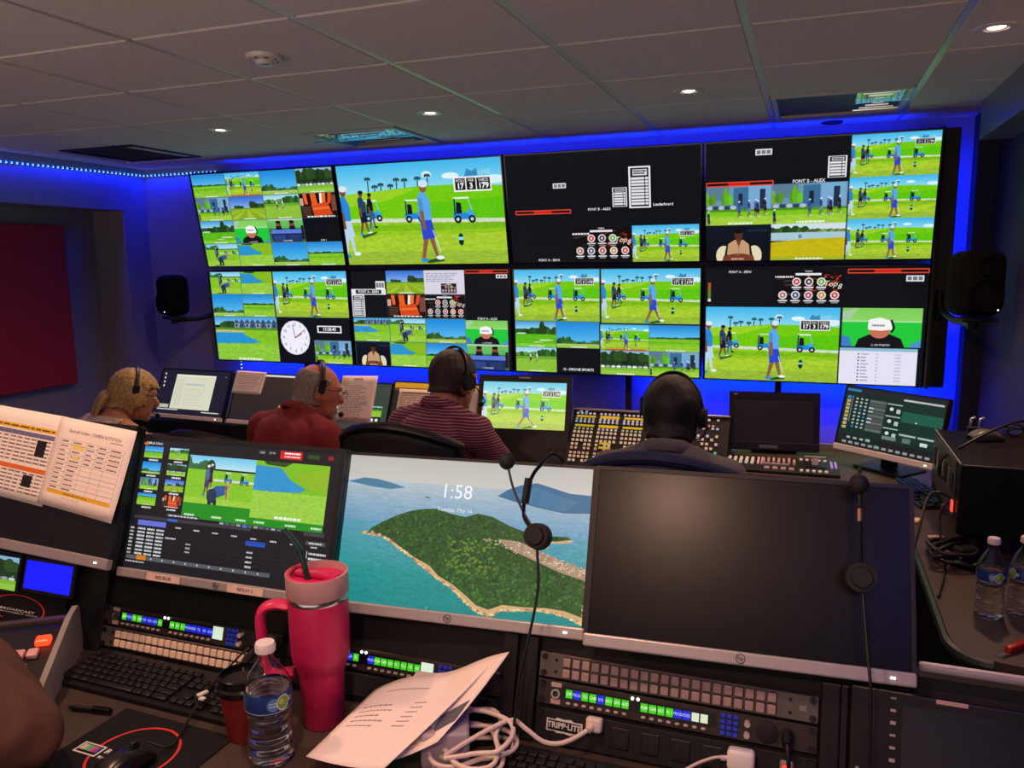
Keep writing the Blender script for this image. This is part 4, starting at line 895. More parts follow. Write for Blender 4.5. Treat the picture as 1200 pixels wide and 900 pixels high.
# vision mixer panel: rows of small lit buttons
def switcher():
    A = frame_of((-.946, 3.167, .783), 0, 39)
    t = thing('vision_mixer', 'broadcast switcher panel covered in rows of lit buttons, in front of the dark-haired man', 'control panel', A @ Vector((.33, 0, 0)), Matrix.Rotation(-R(39), 3, 'X'))
    inv = t.matrix_world.inverted()
    bd = B(); prof = [(3.167, .770), (3.167, .783), (3.167+.27*math.sin(R(39)), .783+.27*math.cos(R(39))), (3.39, .99), (3.46, .770)]
    P = Matrix(((0, 0, 1, 0), (1, 0, 0, 0), (0, 1, 0, 0), (0, 0, 0, 1)))
    bd.prism(prof, -.95, -.282, P); bd.build('body', pm('switcher_body', '1c1a1a', .5, .2), t, M=inv)
    B().box((0, .0, .272), (.668, .02, .008), bev=.003).build('top_edge', M_SILVER, t)
    cols = {n: pm('key_'+n, c, .4, emit=e) for n, c, e in (('white', 'b9b4c8', .5), ('warm', 'c8b49a', .45), ('pink', 'c09888', .4), ('blue', '5a9ae0', .8), ('green', '58b890', .5), ('pale', 'a0b098', .4))}
    n = 0; rest = B(); mats = list(cols.values()); proto = {}
    rowsY = (.253, .225, .213, .178, .162, .142, .122, .103, .085, .062, .045, .026)
    for ri, z in enumerate(rowsY):
        for g in range(6):
            for k in range(5):
                x = -.312+.105*g+.0185*k
                if g == 5 and ((k*7+ri*3) % 5 < 2): continue
                if ri in (7, 8, 11) and (k+g) % 3 == 2: continue
                key = ('white', 'pale' if g == 0 else 'white' if g < 3 else 'pink', 'white', 'pale' if g % 2 == 0 else 'white', 'warm', 'warm', 'warm', 'warm', 'pink', 'pink', 'warm', 'warm')[ri]
                if (ri, g, k) in ((0, 0, 2), (2, 0, 0)): key = 'blue'
                if g == 5 and k == 4: key = ('warm', 'green', 'white')[ri % 3]
                if n < 100:
                    if key not in proto: proto[key] = B().box((0, 0, 0), (.0105, .006, .0095), bev=.002, seg=1).build('button', cols[key], t); proto[key].matrix_local = T(x, -.003, z)
                    else: inst(proto[key], t, T(x, -.003, z))
                else:
                    rest.box((x, -.003, z), (.0105, .006, .0095), mi=mats.index(cols[key]))
                n += 1
    o = rest.build('buttons', mats, t); o['kind'] = 'stuff'
    lm = pm('yellow_label_strip', 'cdb81c', .5, emit=.35)
    for g in range(6):
        for z in (.239, .194):
            if g < 5: B().box((-.273+.105*g, -.001, z), (.085, .003, .0095 if g != 1 else .013)).build('label_strip', lm, t)
    for z in (.113, .093): B().box((-.17, -.001, z), (.05, .003, .009)).build('label_strip', lm, t)
    for x in (-.30, -.275): B().box((x, -.001, .264), (.012, .002, .005)).build('indicator', cols['white'], t)
switcher()
def side_panel():
    t = thing('side_control_panel', 'small control panel with faders and a joystick under the switched-off monitor', 'control panel', (-.075, 3.20, .835), R(1))
    B().box((0, 0, .006), (.42, .22, .012), bev=.003).build('body', pm('panel_dark', '201c1a', .5, .2), t)
    w = pm('key_cream', 'd0c4b0', .4, emit=.4); pk = pm('fader_cap', 'b89088', .4, emit=.25); k0 = None
    spots = [(-.195+.022*i, .06-.026*j) for i in range(5) for j in range(4)]+[(.075+.022*i, .09) for i in range(5)]+[(.075+.022*i, -.085) for i in range(5)]
    for x, y in spots:
        if k0 is None: k0 = B().box((0, 0, .015), (.012, .012, .008), bev=.002, seg=1).build('button', w, t); k0.matrix_local = T(x, y, 0)
        else: inst(k0, t, T(x, y, 0))
    for i in range(7): B().box((-.045+.019*i-.02, .02+.006*(i % 3), .018), (.010, .05+.01*(i % 2), .014), bev=.003).build('fader', pk, t)
    for x in (-.085, -.07, .185, .2): B().box((x, .03, .014), (.008, .10, .006)).build('level_meter', pm('meter', 'c8a0a0' if x < 0 else '9a80d0', .4, emit=.4), t)
    B().box((.125, .02, .014), (.075, .09, .004)).build('joystick_well', M_BLACK, t); B().cyl((.125, .02, .014), (.125, .02, .04), .012).build('joystick', pk, t); B().box((.125, .02, .042), (.08, .014, .012), bev=.004).build('t_bar', M_SILVER, t)
    B().box((-.02, -.045, .02), (.10, .012, .014), bev=.003).build('t_bar', M_SILVER, t)
    for i in range(4): B().box((-.05+.03*i, -.08, .016), (.02, .016, .008), bev=.002, seg=1).build('button', pk, t)
side_panel()

# ------------------------------------------------------------------ people
def seg_d(P, a, b, r0, r1):
    a, b = np.array(a), np.array(b); d = b-a; L = d@d or 1e-9; t = np.clip(((P-a)@d)/L, 0, 1)
    return np.linalg.norm(P-(a+t[:, None]*d), axis=1)-(r0+(r1-r0)*t), t
M_SKIN = pm('skin', 'b07a60', .6, noise=.06, scale=60)
M_SKIN2 = pm('skin_ruddy', 'b8705a', .6, noise=.08, scale=50)
def person(label, loc, heading, top, lean, hyaw, hpitch, hroll, shirt, sleeve, hair, skin=M_SKIN, scale=1., elbows=None, wrists=None, trousers=None, group=None, collar=True, width=1., hips_dy=0., wrinkle=.001):
    root = thing('person', label, 'person', loc, heading)
    Ls = Matrix.Rotation(-lean, 4, 'X')
    hd = Matrix.Translation((0, .02, .54*scale)) @ Matrix.Rotation(hyaw, 4, 'Z') @ Matrix.Rotation(-hpitch, 4, 'X') @ Matrix.Rotation(hroll, 4, 'Y') @ Matrix.Translation((0, .035, .10))
    hz = top-(Ls @ hd @ Vector((0, 0, .115))).z
    S = Matrix.Translation((0, hips_dy, hz)) @ Ls
    Hm = S @ hd
    pr = []      # primitives: kind, data, tag
    def cap(p, q, r0, r1, tg, M=S): pr.append(('C', M @ Vector(p), M @ Vector(q), r0, r1, tg))
    def ell(c, r, tg, M=S, rot=None): pr.append(('E', M @ (Matrix.Translation(c) @ (rot or Matrix())), r, None, None, tg))
    k = scale; w = width
    ell((0, 0, .02), (.165*w, .125, .11), 'hip'); cap((-.05, .0, .05), (-.05, .005, .25*k), .105, .11, 'torso'); cap((.05, .0, .05), (.05, .005, .25*k), .105, .11, 'torso')
    ell((0, .012, .31*k), (.165*w, .118, .17), 'torso'); ell((0, -.008, .42*k), (.185*w, .092, .095), 'torso')
    for s in (-1, 1):
        cap((s*.04, -.01, .50*k), (s*.165*w, 0, .455*k), .048, .052, 'torso'); ell((s*.185*w, 0, .445*k), (.06, .062, .062), 'torso'); ell((s*.075, -.055, .38*k), (.07, .045, .10), 'torso')
    cap((0, -.012, .47*k), (0, .025, .60*k), .062, .056, 'neck')
    ell((0, 0, 0), (.076, .098, .112), 'head', Hm); ell((0, .03, -.055), (.056, .068, .062), 'head', Hm); ell((0, -.02, .02), (.077, .082, .09), 'head', Hm)
    cap((0, .088, .012), (0, .112, -.022), .011, .017, 'head', Hm); ell((0, .082, -.062), (.024, .018, .012), 'head', Hm); ell((0, .082, -.098), (.022, .02, .018), 'head', Hm); ell((0, .07, .03), (.06, .032, .018), 'head', Hm)
    for s in (-1, 1): ell((s*.078, -.005, -.012), (.010, .022, .034), 'ear', Hm)
    el = elbows or [(-.27, .12, hz+.16), (.27, .12, hz+.16)]; wr = wrists or [(-.16, .36, .80), (.16, .36, .80)]
    for s, e, wv in ((-1, el[0], wr[0]), (1, el[1], wr[1])):
        sh = S @ Vector((s*.195*w, 0, .435*k)); e = Vector(e); wv = Vector(wv); I = Matrix()
        cap(sh, e, .054, .043, 'uparm', I); cap(e, wv, .044, .028, 'forearm', I)
        d = (wv-e).normalized(); side = d.cross(Vector((0, 0, 1))).normalized(); up = side.cross(d)
        cap(wv, wv+d*.075, .03, .034, 'hand', I)
        for j, (o, L) in enumerate(((-.033, .066), (-.011, .078), (.011, .074), (.033, .058))):
            b0 = wv+d*.085+side*o; m = b0+d*L*.55-up*.004; cap(b0, m, .0095, .009, 'hand', I); cap(m, m+d*L*.4-up*.016, .009, .0075, 'hand', I)
        tb = wv+d*.02-side*s*.03; tm = tb+d*.04-side*s*.028-up*.006; cap(tb, tm, .012, .0105, 'hand', I); cap(tm, tm+d*.03-side*s*.006, .0105, .0085, 'hand', I)
        I = Matrix(); hp = Vector((s*.09, hips_dy+.02, hz)); kn = Vector((s*.13, hips_dy+.43, hz+.0)); an = Vector((s*.13, hips_dy+.45, .11))
        cap(hp, kn, .088, .062, 'leg', I); cap(kn, an, .058, .04, 'leg', I); cap(an+Vector((0, -.04, -.055)), an+Vector((0, .15, -.068)), .042, .035, 'shoe', I)
    b = B()
    for p in pr:
        if p[0] == 'C':
            b.cyl(p[1], p[2], p[3], p[4], seg=18); b.ell(p[1], p[3], seg=16); b.ell(p[2], p[4], seg=16)
        else: b.ell(p[1].to_translation(), p[2], p[1].to_3x3().normalized(), seg=24)
    tmp = b.build('rough', M_SKIN)
    rm = tmp.modifiers.new('r', 'REMESH'); rm.mode = 'VOXEL'; rm.voxel_size = .0085
    sm = tmp.modifiers.new('s', 'SMOOTH'); sm.factor = .5; sm.iterations = 5
    dg = bpy.context.evaluated_depsgraph_get(); me = bpy.data.meshes.new_from_object(tmp.evaluated_get(dg)); bpy.data.objects.remove(tmp, do_unlink=True)
    me.name = 'body'; me.materials.clear(); me.materials.append(skin); me.polygons.foreach_set('use_smooth', [True]*len(me.polygons))
    body = bpy.data.objects.new('body', me); COL.objects.link(body); body.parent = root
    n = len(me.vertices); V = np.empty(n*3, np.float32); me.vertices.foreach_get('co', V); V = V.reshape(-1, 3).astype(float); N = np.empty(n*3, np.float32); me.vertices.foreach_get('normal', N); N = N.reshape(-1, 3)
    best = np.full(n, 9e9); tg = np.zeros(n, int); names = ['hip', 'torso', 'neck', 'head', 'ear', 'uparm', 'forearm', 'hand', 'leg', 'shoe']; tt = np.zeros(n)
    for p in pr:
        if p[0] == 'C': d, t_ = seg_d(V, p[1], p[2], p[3], p[4])
        else:
            L = np.array(p[1].normalized().inverted()); q = V@L[:3, :3].T+L[:3, 3]; r = np.array(p[2]); d = (np.linalg.norm(q/r, axis=1)-1)*r.min(); t_ = np.zeros(n)
        m = d < best; best[m] = d[m]; tg[m] = names.index(p[5]); tt[m] = t_[m]
    isn = lambda *a: np.isin(tg, [names.index(x) for x in a])
    HI = np.array(Hm.inverted()); HL = V@HI[:3, :3].T+HI[:3, 3]
    SI = np.array(S.inverted()); SLc = V@SI[:3, :3].T+SI[:3, 3]
    def shell(name, mask, off, mat, noise=0., grow=None):
        q = np.empty(len(me.polygons)*0, int); bm = bmesh.new(); mp = {}
        o = off if hasattr(off, '__len__') else np.full(n, off)
        if noise: o = o+noise*np.sin(V[:, 0]*230)*np.sin(V[:, 1]*190+V[:, 2]*60)
        for f in me.polygons:
            vs = f.vertices
            if all(mask[i] for i in vs):
                for i in vs:
                    if i not in mp: mp[i] = bm.verts.new(V[i]+N[i]*o[i])
                fc = bm.faces.new([mp[i] for i in vs]); fc.smooth = True
        m2 = bpy.data.meshes.new(name); bm.to_mesh(m2); bm.free(); m2.materials.append(mat)
        ob = bpy.data.objects.new(name, m2); COL.objects.link(ob); ob.parent = root
        sd = ob.modifiers.new('thick', 'SOLIDIFY'); sd.thickness = .0045; sd.offset = -.5; return ob
    ms = isn('torso', 'hip') | (isn('uparm') & (tt < sleeve)) | (isn('forearm') & (tt < sleeve-1)) | (isn('neck') & (SLc[:, 2] < .535*k))
    if sleeve <= 0: ms = isn('torso', 'hip') & (np.abs(SLc[:, 0]) < .155) & (SLc[:, 2] < .50*k)
    wr_ = wrinkle*(np.sin(70*V[:, 0]+95*V[:, 1]+2.5*np.sin(38*V[:, 2]))+.6*np.sin(140*V[:, 2]-60*V[:, 1]))
    shell('shirt', ms, .009+np.maximum(wr_, -.004), shirt)
    ml = isn('leg') | (isn('hip') & (V[:, 2] < hz+.05)); shell('trousers', ml, .012, trousers or pm('trousers_fabric', '20222c', .9))
    shell('shoes', isn('shoe'), .008, M_BLACK)
    if collar and sleeve > 0:
        c = B(); pts = [S @ Vector((.068*math.cos(a), -.006+.07*math.sin(a), .535*k-.018*math.sin(a))) for a in np.linspace(0, 2*PI, 25)]
        c.tube(pts, .012, 8, flat=(.6, 1.6)); c.build('collar', shirt, root, True)
    if hair: hair(shell, isn, HL, Hm, root, n)
    for s in (-1, 1):
        e = B(); e.ell(Hm @ Vector((s*.032, .087, .006)), .011, seg=12); e.build('eye', pm('eye', 'e8e4e0', .3), root, True)
    return root, root.matrix_world @ Hm
def hair_short(mat, front=.055, low=-.055, th=.010, crown=None):
    def f(shell, isn, HL, Hm, root, n):
        m = isn('head', 'neck') & (HL[:, 2] > low) & ((HL[:, 1] < front) | (HL[:, 2] > .075)) & ~((HL[:, 1] > .02) & (HL[:, 2] < .03))
        m &= HL[:, 2] > low+np.clip(HL[:, 1], 0, 1)*1.1
        if crown: m &= ~crown(HL)
        shell('hair', m, th, mat, noise=.0015)
    return f
def headset(label, Hm, side=1, mic=True, glasses=False):
    t = thing('headset', label, 'headset', Hm.to_translation(), Hm.to_3x3(), 'headsets worn by the front row')
    b = B(); b.tube([(.096*math.cos(a), -.015, -.005+.136*math.sin(a)) for a in np.linspace(-.05, PI+.05, 28)], .0055, 8, flat=(1, 1.8)); b.build('headband', M_BLACK, t, True)
    for s in ((-1, 1) if side == 0 else (side,)):
        b = B(); b.cyl((s*.086, -.008, -.008), (s*.108, -.008, -.008), .034, .03, seg=24); b.build('ear_cup', M_BLACKM, t, True)
    for s in ((-1, 1) if side == 0 else (-side,)): B().box((s*.094, -.012, .02), (.012, .03, .06), bev=.005).build('temple_pad', M_BLACKM, t)
    s = side or 1
    if mic:
        b = B(); b.tube([(s*.106, .0, -.012), (s*.104, .05, -.04), (s*.08, .11, -.07), (s*.04, .135, -.078)], .0028, 6, smooth=5); b.build('mic_boom', M_BLACK, t, True)
        B().ell((s*.036, .137, -.078), .012, seg=12).build('mic_foam', M_BLACKM, t, True)
    return t
def glasses(label, Hm):
    t = thing('eyeglasses', label, 'glasses', Hm @ Vector((0, .1, .01)), Hm.to_3x3())
    for s in (-1, 1):
        b = B(); b.tube([(s*.033+.024*math.cos(a), .014, .017*math.sin(a)) for a in np.linspace(0, 2*PI, 21)], .0014, 6); b.build('rim', M_DARKMETAL, t, True)
        B().tube([(s*.057, .012, .006), (s*.088, -.03, .004), (s*.086, -.1, .0)], .0016, 6).build('temple_arm', M_DARKMETAL, t, True)
    B().tube([(-.009, .016, .004), (0, .019, .007), (.009, .016, .004)], .0014, 6).build('bridge', M_DARKMETAL, t, True)

def stripe_fabric():
    m = pm('striped_polo', '5a2438', .85); nt = m.node_tree; b = nt.nodes['Principled BSDF']
    tc = nt.nodes.new('ShaderNodeTexCoord'); w = nt.nodes.new('ShaderNodeTexWave'); w.wave_type = 'BANDS'; w.bands_direction = 'Z'; w.inputs['Scale'].default_value = 30; w.inputs['Distortion'].default_value = .6; w.inputs['Detail Scale'].default_value = .6
    nt.links.new(tc.outputs['Object'], w.inputs['Vector']); cr = nt.nodes.new('ShaderNodeValToRGB')
    cr.color_ramp.elements[0].position = .62; cr.color_ramp.elements[1].position = .78; cr.color_ramp.elements[0].color = (*lin('4a2238'), 1); cr.color_ramp.elements[1].color = (*lin('a46478'), 1)
    nt.links.new(w.outputs['Fac'], cr.inputs['Fac']); nt.links.new(cr.outputs['Color'], b.inputs['Base Color']); return m
H_DARK = pm('black_hair', '0b090a', .6, noise=.5, scale=1, bump=.8, stretch=(260, 260, 30))
H_BROWN = pm('brown_hair', '2c211b', .65, noise=.5, scale=1, bump=.8, stretch=(260, 260, 30))
H_GREY = pm('grey_hair', '8a8078', .75, noise=.35, scale=1, bump=.8, stretch=(260, 260, 30))
H_BLOND = pm('blond_hair', 'b4965e', .55, noise=.6, scale=1, bump=.4, stretch=(300, 50, 130))

_, H1 = person('man in a maroon striped polo shirt seen from behind, headset on', (-1.35, 2.70, 0), R(-12), 1.29, R(9), R(-10), R(6), R(-2), stripe_fabric(), .8, hair_short(H_BROWN, low=-.065), elbows=[(-.27, .16, .82), (.23, .22, .81)], wrists=[(-.16, .30, .805), (.14, .30, .805)], width=.93)
headset('black headset on the man in stripes, ear cup on his right', H1, 1)
_, H2 = person('balding grey-haired man in a dark red polo leaning to the right', (-2.065, 2.60, 0), R(-16), 1.21, R(24), R(-24), R(-4), R(4), pm('red_polo', '7c2028', .88, noise=.08, scale=120), .85, hair_short(H_GREY, front=.03, low=-.07, th=.005, crown=lambda L: (L[:, 2] > .078) | ((L[:, 1] > -.01) & (L[:, 2] > .055))), skin=M_SKIN2, elbows=[(-.29, .2, .80), (.28, .22, .80)], wrists=[(-.15, .33, .805), (.18, .36, .805)], width=1.1)
headset('black headset on the balding man in red', H2, -1)
glasses('thin glasses on the balding man in red', H2)
_, H3 = person('dark-haired man in a charcoal shirt seen from behind at the switcher', (-.39, 2.36, 0), R(0), 1.27, R(7), R(0), R(6), R(0), pm('charcoal_shirt', '5e5c60', .88, noise=.12, scale=160), .9, hair_short(H_DARK, low=-.085, th=.014), elbows=[(-.26, .2, .82), (.27, .22, .82)], wrists=[(-.15, .48, .805), (.18, .5, .805)], width=.96)
headset('black headset with thin band on the dark-haired man', H3, 1)
def hair_blond(shell, isn, HL, Hm, root, n):
    m = isn('head', 'neck', 'ear') & (HL[:, 2] > -.085) & ((HL[:, 1] < .045) | ((HL[:, 2] > .04) & (HL[:, 1] < .095))) & ~((HL[:, 1] > .01) & (HL[:, 2] < -.045))
    shell('hair', m, .015, H_BLOND, noise=.003)
    b = B(); r = np.random.default_rng(4)
    for k in range(46):
        a = r.random()*6.28; q = .048*r.random()**.5; ox, oz = q*math.cos(a), q*math.sin(a)
        b.tube([Hm @ Vector(p) for p in ((ox*.6, -.082, -.028+oz*.5), (ox*1.0, -.125, -.050+oz*.8), (ox*1.1-.005, -.142, -.115+oz*.6), (ox*1.0-.01, -.125, -.205-.04*r.random()))], [.013, .006], 6, smooth=4)
    b.build('ponytail', H_BLOND, root, True)
    B().lathe([(.018, -.012), (.028, -.01), (.028, .01), (.018, .012), (.018, -.012)], c=Hm @ Vector((0, -.100, -.036)), rot=(Hm.to_3x3() @ RX(PI/2)), seg=16).build('hair_tie', M_BLACK, root, True)
_, H4 = person('blond woman with a ponytail in a pale sleeveless top, elbow on the desk', (-3.10, 2.55, 0), R(-14), 1.145, R(30), R(-20), R(-10), R(8), pm('pale_top', 'c8b4a8', .85, noise=.05, scale=100), 0, hair_blond, skin=pm('skin_fair', 'bc8468', .6, noise=.06, scale=60), elbows=[(-.20, .38, .81), (.33, .28, .815)], wrists=[(-.14, .40, .81), (.44, .40, .81)], width=.9)
headset('black headset over the blond hair of the woman', H4, -1)
glasses('small glasses on the blond woman', H4)

# ------------------------------------------------------------------ office chairs
def office_chair(label, loc, rz, seat_z, top_z, fabric, w=.48, frame=None):
    t = thing('office_chair', label, 'chair', loc, rz, 'office chairs at the front desk')
    B().box((0, .0, seat_z-.03), (.47, .44, .06), bev=.025, seg=3).build('seat', fabric, t, True)
    h = top_z-seat_z-.08; y0 = -.23
    def arc(u, v):     # curved back
        x = (u-.5)*w; return Vector((x*(1-.10*(1-v)), y0-.05*v+.10*(2*u-1)**2, seat_z+.08+h*v-.07*v*(2*u-1)**2*(1 if v > .5 else 0)))
    b = B(); b.sheet(arc, 16, 12); bp = b.build('back_mesh', fabric, t, True); s = bp.modifiers.new('thick', 'SOLIDIFY'); s.thickness = .012; s.offset = 0
    fr = [arc(0, v) for v in np.linspace(0, 1, 8)]+[arc(u, 1) for u in np.linspace(.06, .94, 14)]+[arc(1, v) for v in np.linspace(1, 0, 8)]+[arc(u, 0) for u in np.linspace(.94, .0, 10)]
    B().tube(fr, .016, 8, flat=(1, 1.2)).build('back_frame', frame or M_BLACK, t, True)
    B().tube([(0, y0-.03, seat_z+.25), (0, y0-.06, seat_z+.05), (0, y0+.05, seat_z-.07), (0, 0, seat_z-.07)], .026, 10, smooth=5).build('back_spine', M_BLACK, t, True)
    for x in (-.27, .27):
        B().tube([(x*.8, 0, seat_z-.05), (x, 0, seat_z-.03), (x, 0, seat_z+.13)], .016, 8).build('arm_post', M_BLACK, t, True); B().box((x, .02, seat_z+.145), (.07, .24, .03), bev=.012).build('armrest', M_RUBBER, t, True)
    B().cyl((0, 0, .09), (0, 0, seat_z-.06), .028).build('gas_column', M_DARKMETAL, t, True)
    for k in range(5):
        a = k*2*PI/5+.3; p = Vector((.27*math.cos(a), .27*math.sin(a), .075)); B().tube([(0, 0, .10), p], [.026, .018], 8).build('base_leg', M_BLACK, t, True)
        B().cyl(p+Vector((-.012, 0, -.045)), p+Vector((.012, 0, -.045)), .03, seg=14).build('caster', M_RUBBER, t, True)
F_BLACK = pm('black_chair_fabric', '131315', .7, noise=.25, scale=300, bump=.3); F_BLUE = pm('navy_chair_fabric', '0f1d44', .7, noise=.15, scale=300, bump=.3)
office_chair('black office chair behind the man in stripes', (-1.335, 2.64, 0), R(-3), .43, 1.085, F_BLACK)
office_chair('black office chair with a wide arched back behind the man in red', (-2.06, 2.54, 0), R(-6), .34, 1.03, F_BLACK, .50)
office_chair('navy blue office chair behind the dark-haired man', (-.365, 2.33, 0), R(0), .42, 1.125, F_BLUE, .44, F_BLUE)
office_chair('black office chair behind the blond woman', (-3.10, 2.50, 0), R(-16), .28, 1.06, F_BLACK, .40)

# ------------------------------------------------------------------ near desk
DZ = .77
def near_desk():
    t = thing('near_control_desk', 'brown-topped near desk with a black sloped console carrying the big monitors', 'desk', (-1.1, 1.0, 0))
    def L(x, y, z): return (x+1.1, y-1.0, z)
    B().box(L(-1.1, .86, .755), (3.9, .86, .03), bev=.006).build('desk_top', M_DESK, t)
    B().box(L(-1.1, .427, .755), (3.9, .012, .034), bev=.004).build('front_edge', M_RUBBER, t)
    P = Matrix(((0, 0, 1, 1.1), (1, 0, 0, -1.0), (0, 1, 0, 0), (0, 0, 0, 1)))
    s17, c17 = math.sin(R(17)), math.cos(R(17)); e = .012
    prof = [(1.271+e, .77), (1.271+e+.19*s17, .77+.19*c17), (1.34, .956), (1.62, .956), (1.62, .0), (1.58, .0), (1.58, .77)]
    B().prism(prof, -3.0, .19, P).build('console', M_BLACKM, t)
    B().prism(prof[:3]+[(1.352, .956), (1.352, .60), (1.30, .60), (1.30, .77)], .19, .83, P).build('console_end', M_BLACKM, t)
    for x, w in ((-1.512, .05), (-.4985, .030), (-.455, .024), (.062, .03), (.083, .012)):
        A = frame_of((x, 1.271, .77), 0, 17); o = B().box((0, .003, .093), (w, .014, .186), bev=.003).build('upright_rail', M_DARKMETAL, t); o.matrix_local = t.matrix_world.inverted() @ A
    for x in (-2.9, -1.9, -.5, .75): B().box(L(x, .98, .37), (.04, .8, .74)).build('side_panel', M_BLACKM, t)
    B().box(L(.52, 1.345, .992), (.66, .016, .013), bev=.004).build('edge_trim', M_SILVER, t)
    B().box(L(.52, 1.355, .966), (.66, .03, .022)).build('edge_trim', M_BLACKM, t)
near_desk()

hp = 'big silver-chinned monitors on the near console'
tD, AD = monitor('large switched-off monitor with a plain dark screen on the near console', (-.346, 1.271, .974), 3.6, 23.4, .531, .318, None, .956, .022, .007, M_SILVER, group=hp, logo=True, screen_mat=pm('dark_screen_sheen', '0a0a0d', .25, spec=.32))
tI, AI = monitor('large near monitor showing a green island in a turquoise sea and the time 1:58', (-.889, 1.289, .953), 4.2, 23.6, .531, .322, island_picture(), .956, .022, .006, M_SILVER, group=hp, logo=True)
tR, AR = monitor('large near monitor with a golf replay editing screen behind the pink tumbler', (-1.400, 1.262, .968), 1.0, 18.2, .531, .314, replay_picture(), .956, .020, .009, M_SILVER, group=hp, logo=True)
tL, AL = monitor('large near monitor at the left edge, two printed schedules taped over its dark screen', (-1.930, 1.275, .988), -4, 20, .531, .318, None, .956, .024, .007, M_SILVER, group=hp)
for x, s in ((-.135, 'RED BLUE'), (.075, 'REPLAY 2')):
    st = B().box((x, -.0085, .0095), (.088, .0012, .015)).build('sticker', pm('paper_sticker', 'd8bcae', .8), tR); st['label'] = 'pale paper sticker on the chin'
    lettering(s, .0095, M_BLACK, st, T(x, -.0093, .0095) @ Matrix.Rotation(PI/2, 4, 'X'))
sheet_on('printed camera rotation table taped on the left monitor, nearer the replay monitor', AL, .276, .118, .253, .205, 4, rotation_paper(), 'schedules taped to the left near monitor', off=.010, curl=.004)
sheet_on('schedule sheet with black squares and an orange band cut off by the left frame edge', AL, .009, .125, .285, .212, 3, schedule_paper(), 'schedules taped to the left near monitor', off=.004, curl=.004)

# ---- rack units on the console slope
def slope(x, s): return frame_of((x, 1.271+s*math.sin(R(17)), DZ+s*math.cos(R(17))), 0, 17)
UW, UH = .4826, .0445
M_LCDFRAME = pm('lcd_window', '060608', .2)
def rack(name, label, x, s, cat, plate, group, h=UH):
    A = slope(x, s); t = thing(name, label, cat, A.to_translation(), A.to_3x3(), group)
    B().box((UW/2, .001, h/2), (UW, .008, h-.001), bev=.0015, seg=1).build('front_plate', plate, t)
    B().box((UW/2, .009, h/2), (UW-.04, .008, h-.006)).build('chassis', M_BLACKM, t)
    for u in (.009, UW-.009):
        for v in (.008, h-.008):
            o = B(); o.cyl((0, -.002, 0), (0, -.007, 0), .0058, .005, seg=14); o.box((0, -.0072, 0), (.006, .001, .0014)); o = o.build('screw', M_BLACK, t, True); o.matrix_local = T(u, 0, v)
    return t
def key_panel(label, x, s, keymat, bright, group='push-button panels'):
    t = rack('button_panel', label, x, s, 'control panel', M_RACK, group)
    well = pm('key_well', '201c1c', .5); k0 = w0 = None
    for r in range(2):
        for c in range(21):
            u, v = .053+.0178*c, .0125+.0195*r
            if k0 is None:
                w0 = B().box((0, -.0034, 0), (.0160, .001, .0174)).build('key_surround', well, t); w0.matrix_local = T(u, 0, v)
                k0 = B().box((0, -.0065, 0), (.0140, .006, .0152), bev=.0016).build('key', keymat, t); k0.matrix_local = T(u, 0, v)
            else:
                inst(k0, t, T(u, 0, v)); inst(w0, t, T(u, 0, v))
    for u, v in ((.032, .012), (.032, .033), (.438, .012), (.438, .033)): B().cyl((u, -.0028, v), (u, -.0042, v), .003, seg=10).build('rivet', M_DARKMETAL, t)
    B().box((.458, -.0035, .022), (.012, .0008, .009), bev=.002, seg=1).build('badge', pm('badge_grey', '8a8280', .4, .3), t)
    return t
M_KEYPINK = pm('clear_key_cap', 'a08884', .35); M_KEYCREAM = pm('cream_key_cap', 'e0c4aa', .4, emit=.06)
G, Bl = '46d818', '1a2ce0'
M_BTN = pm('key_oval', 'b0a49c', .4)
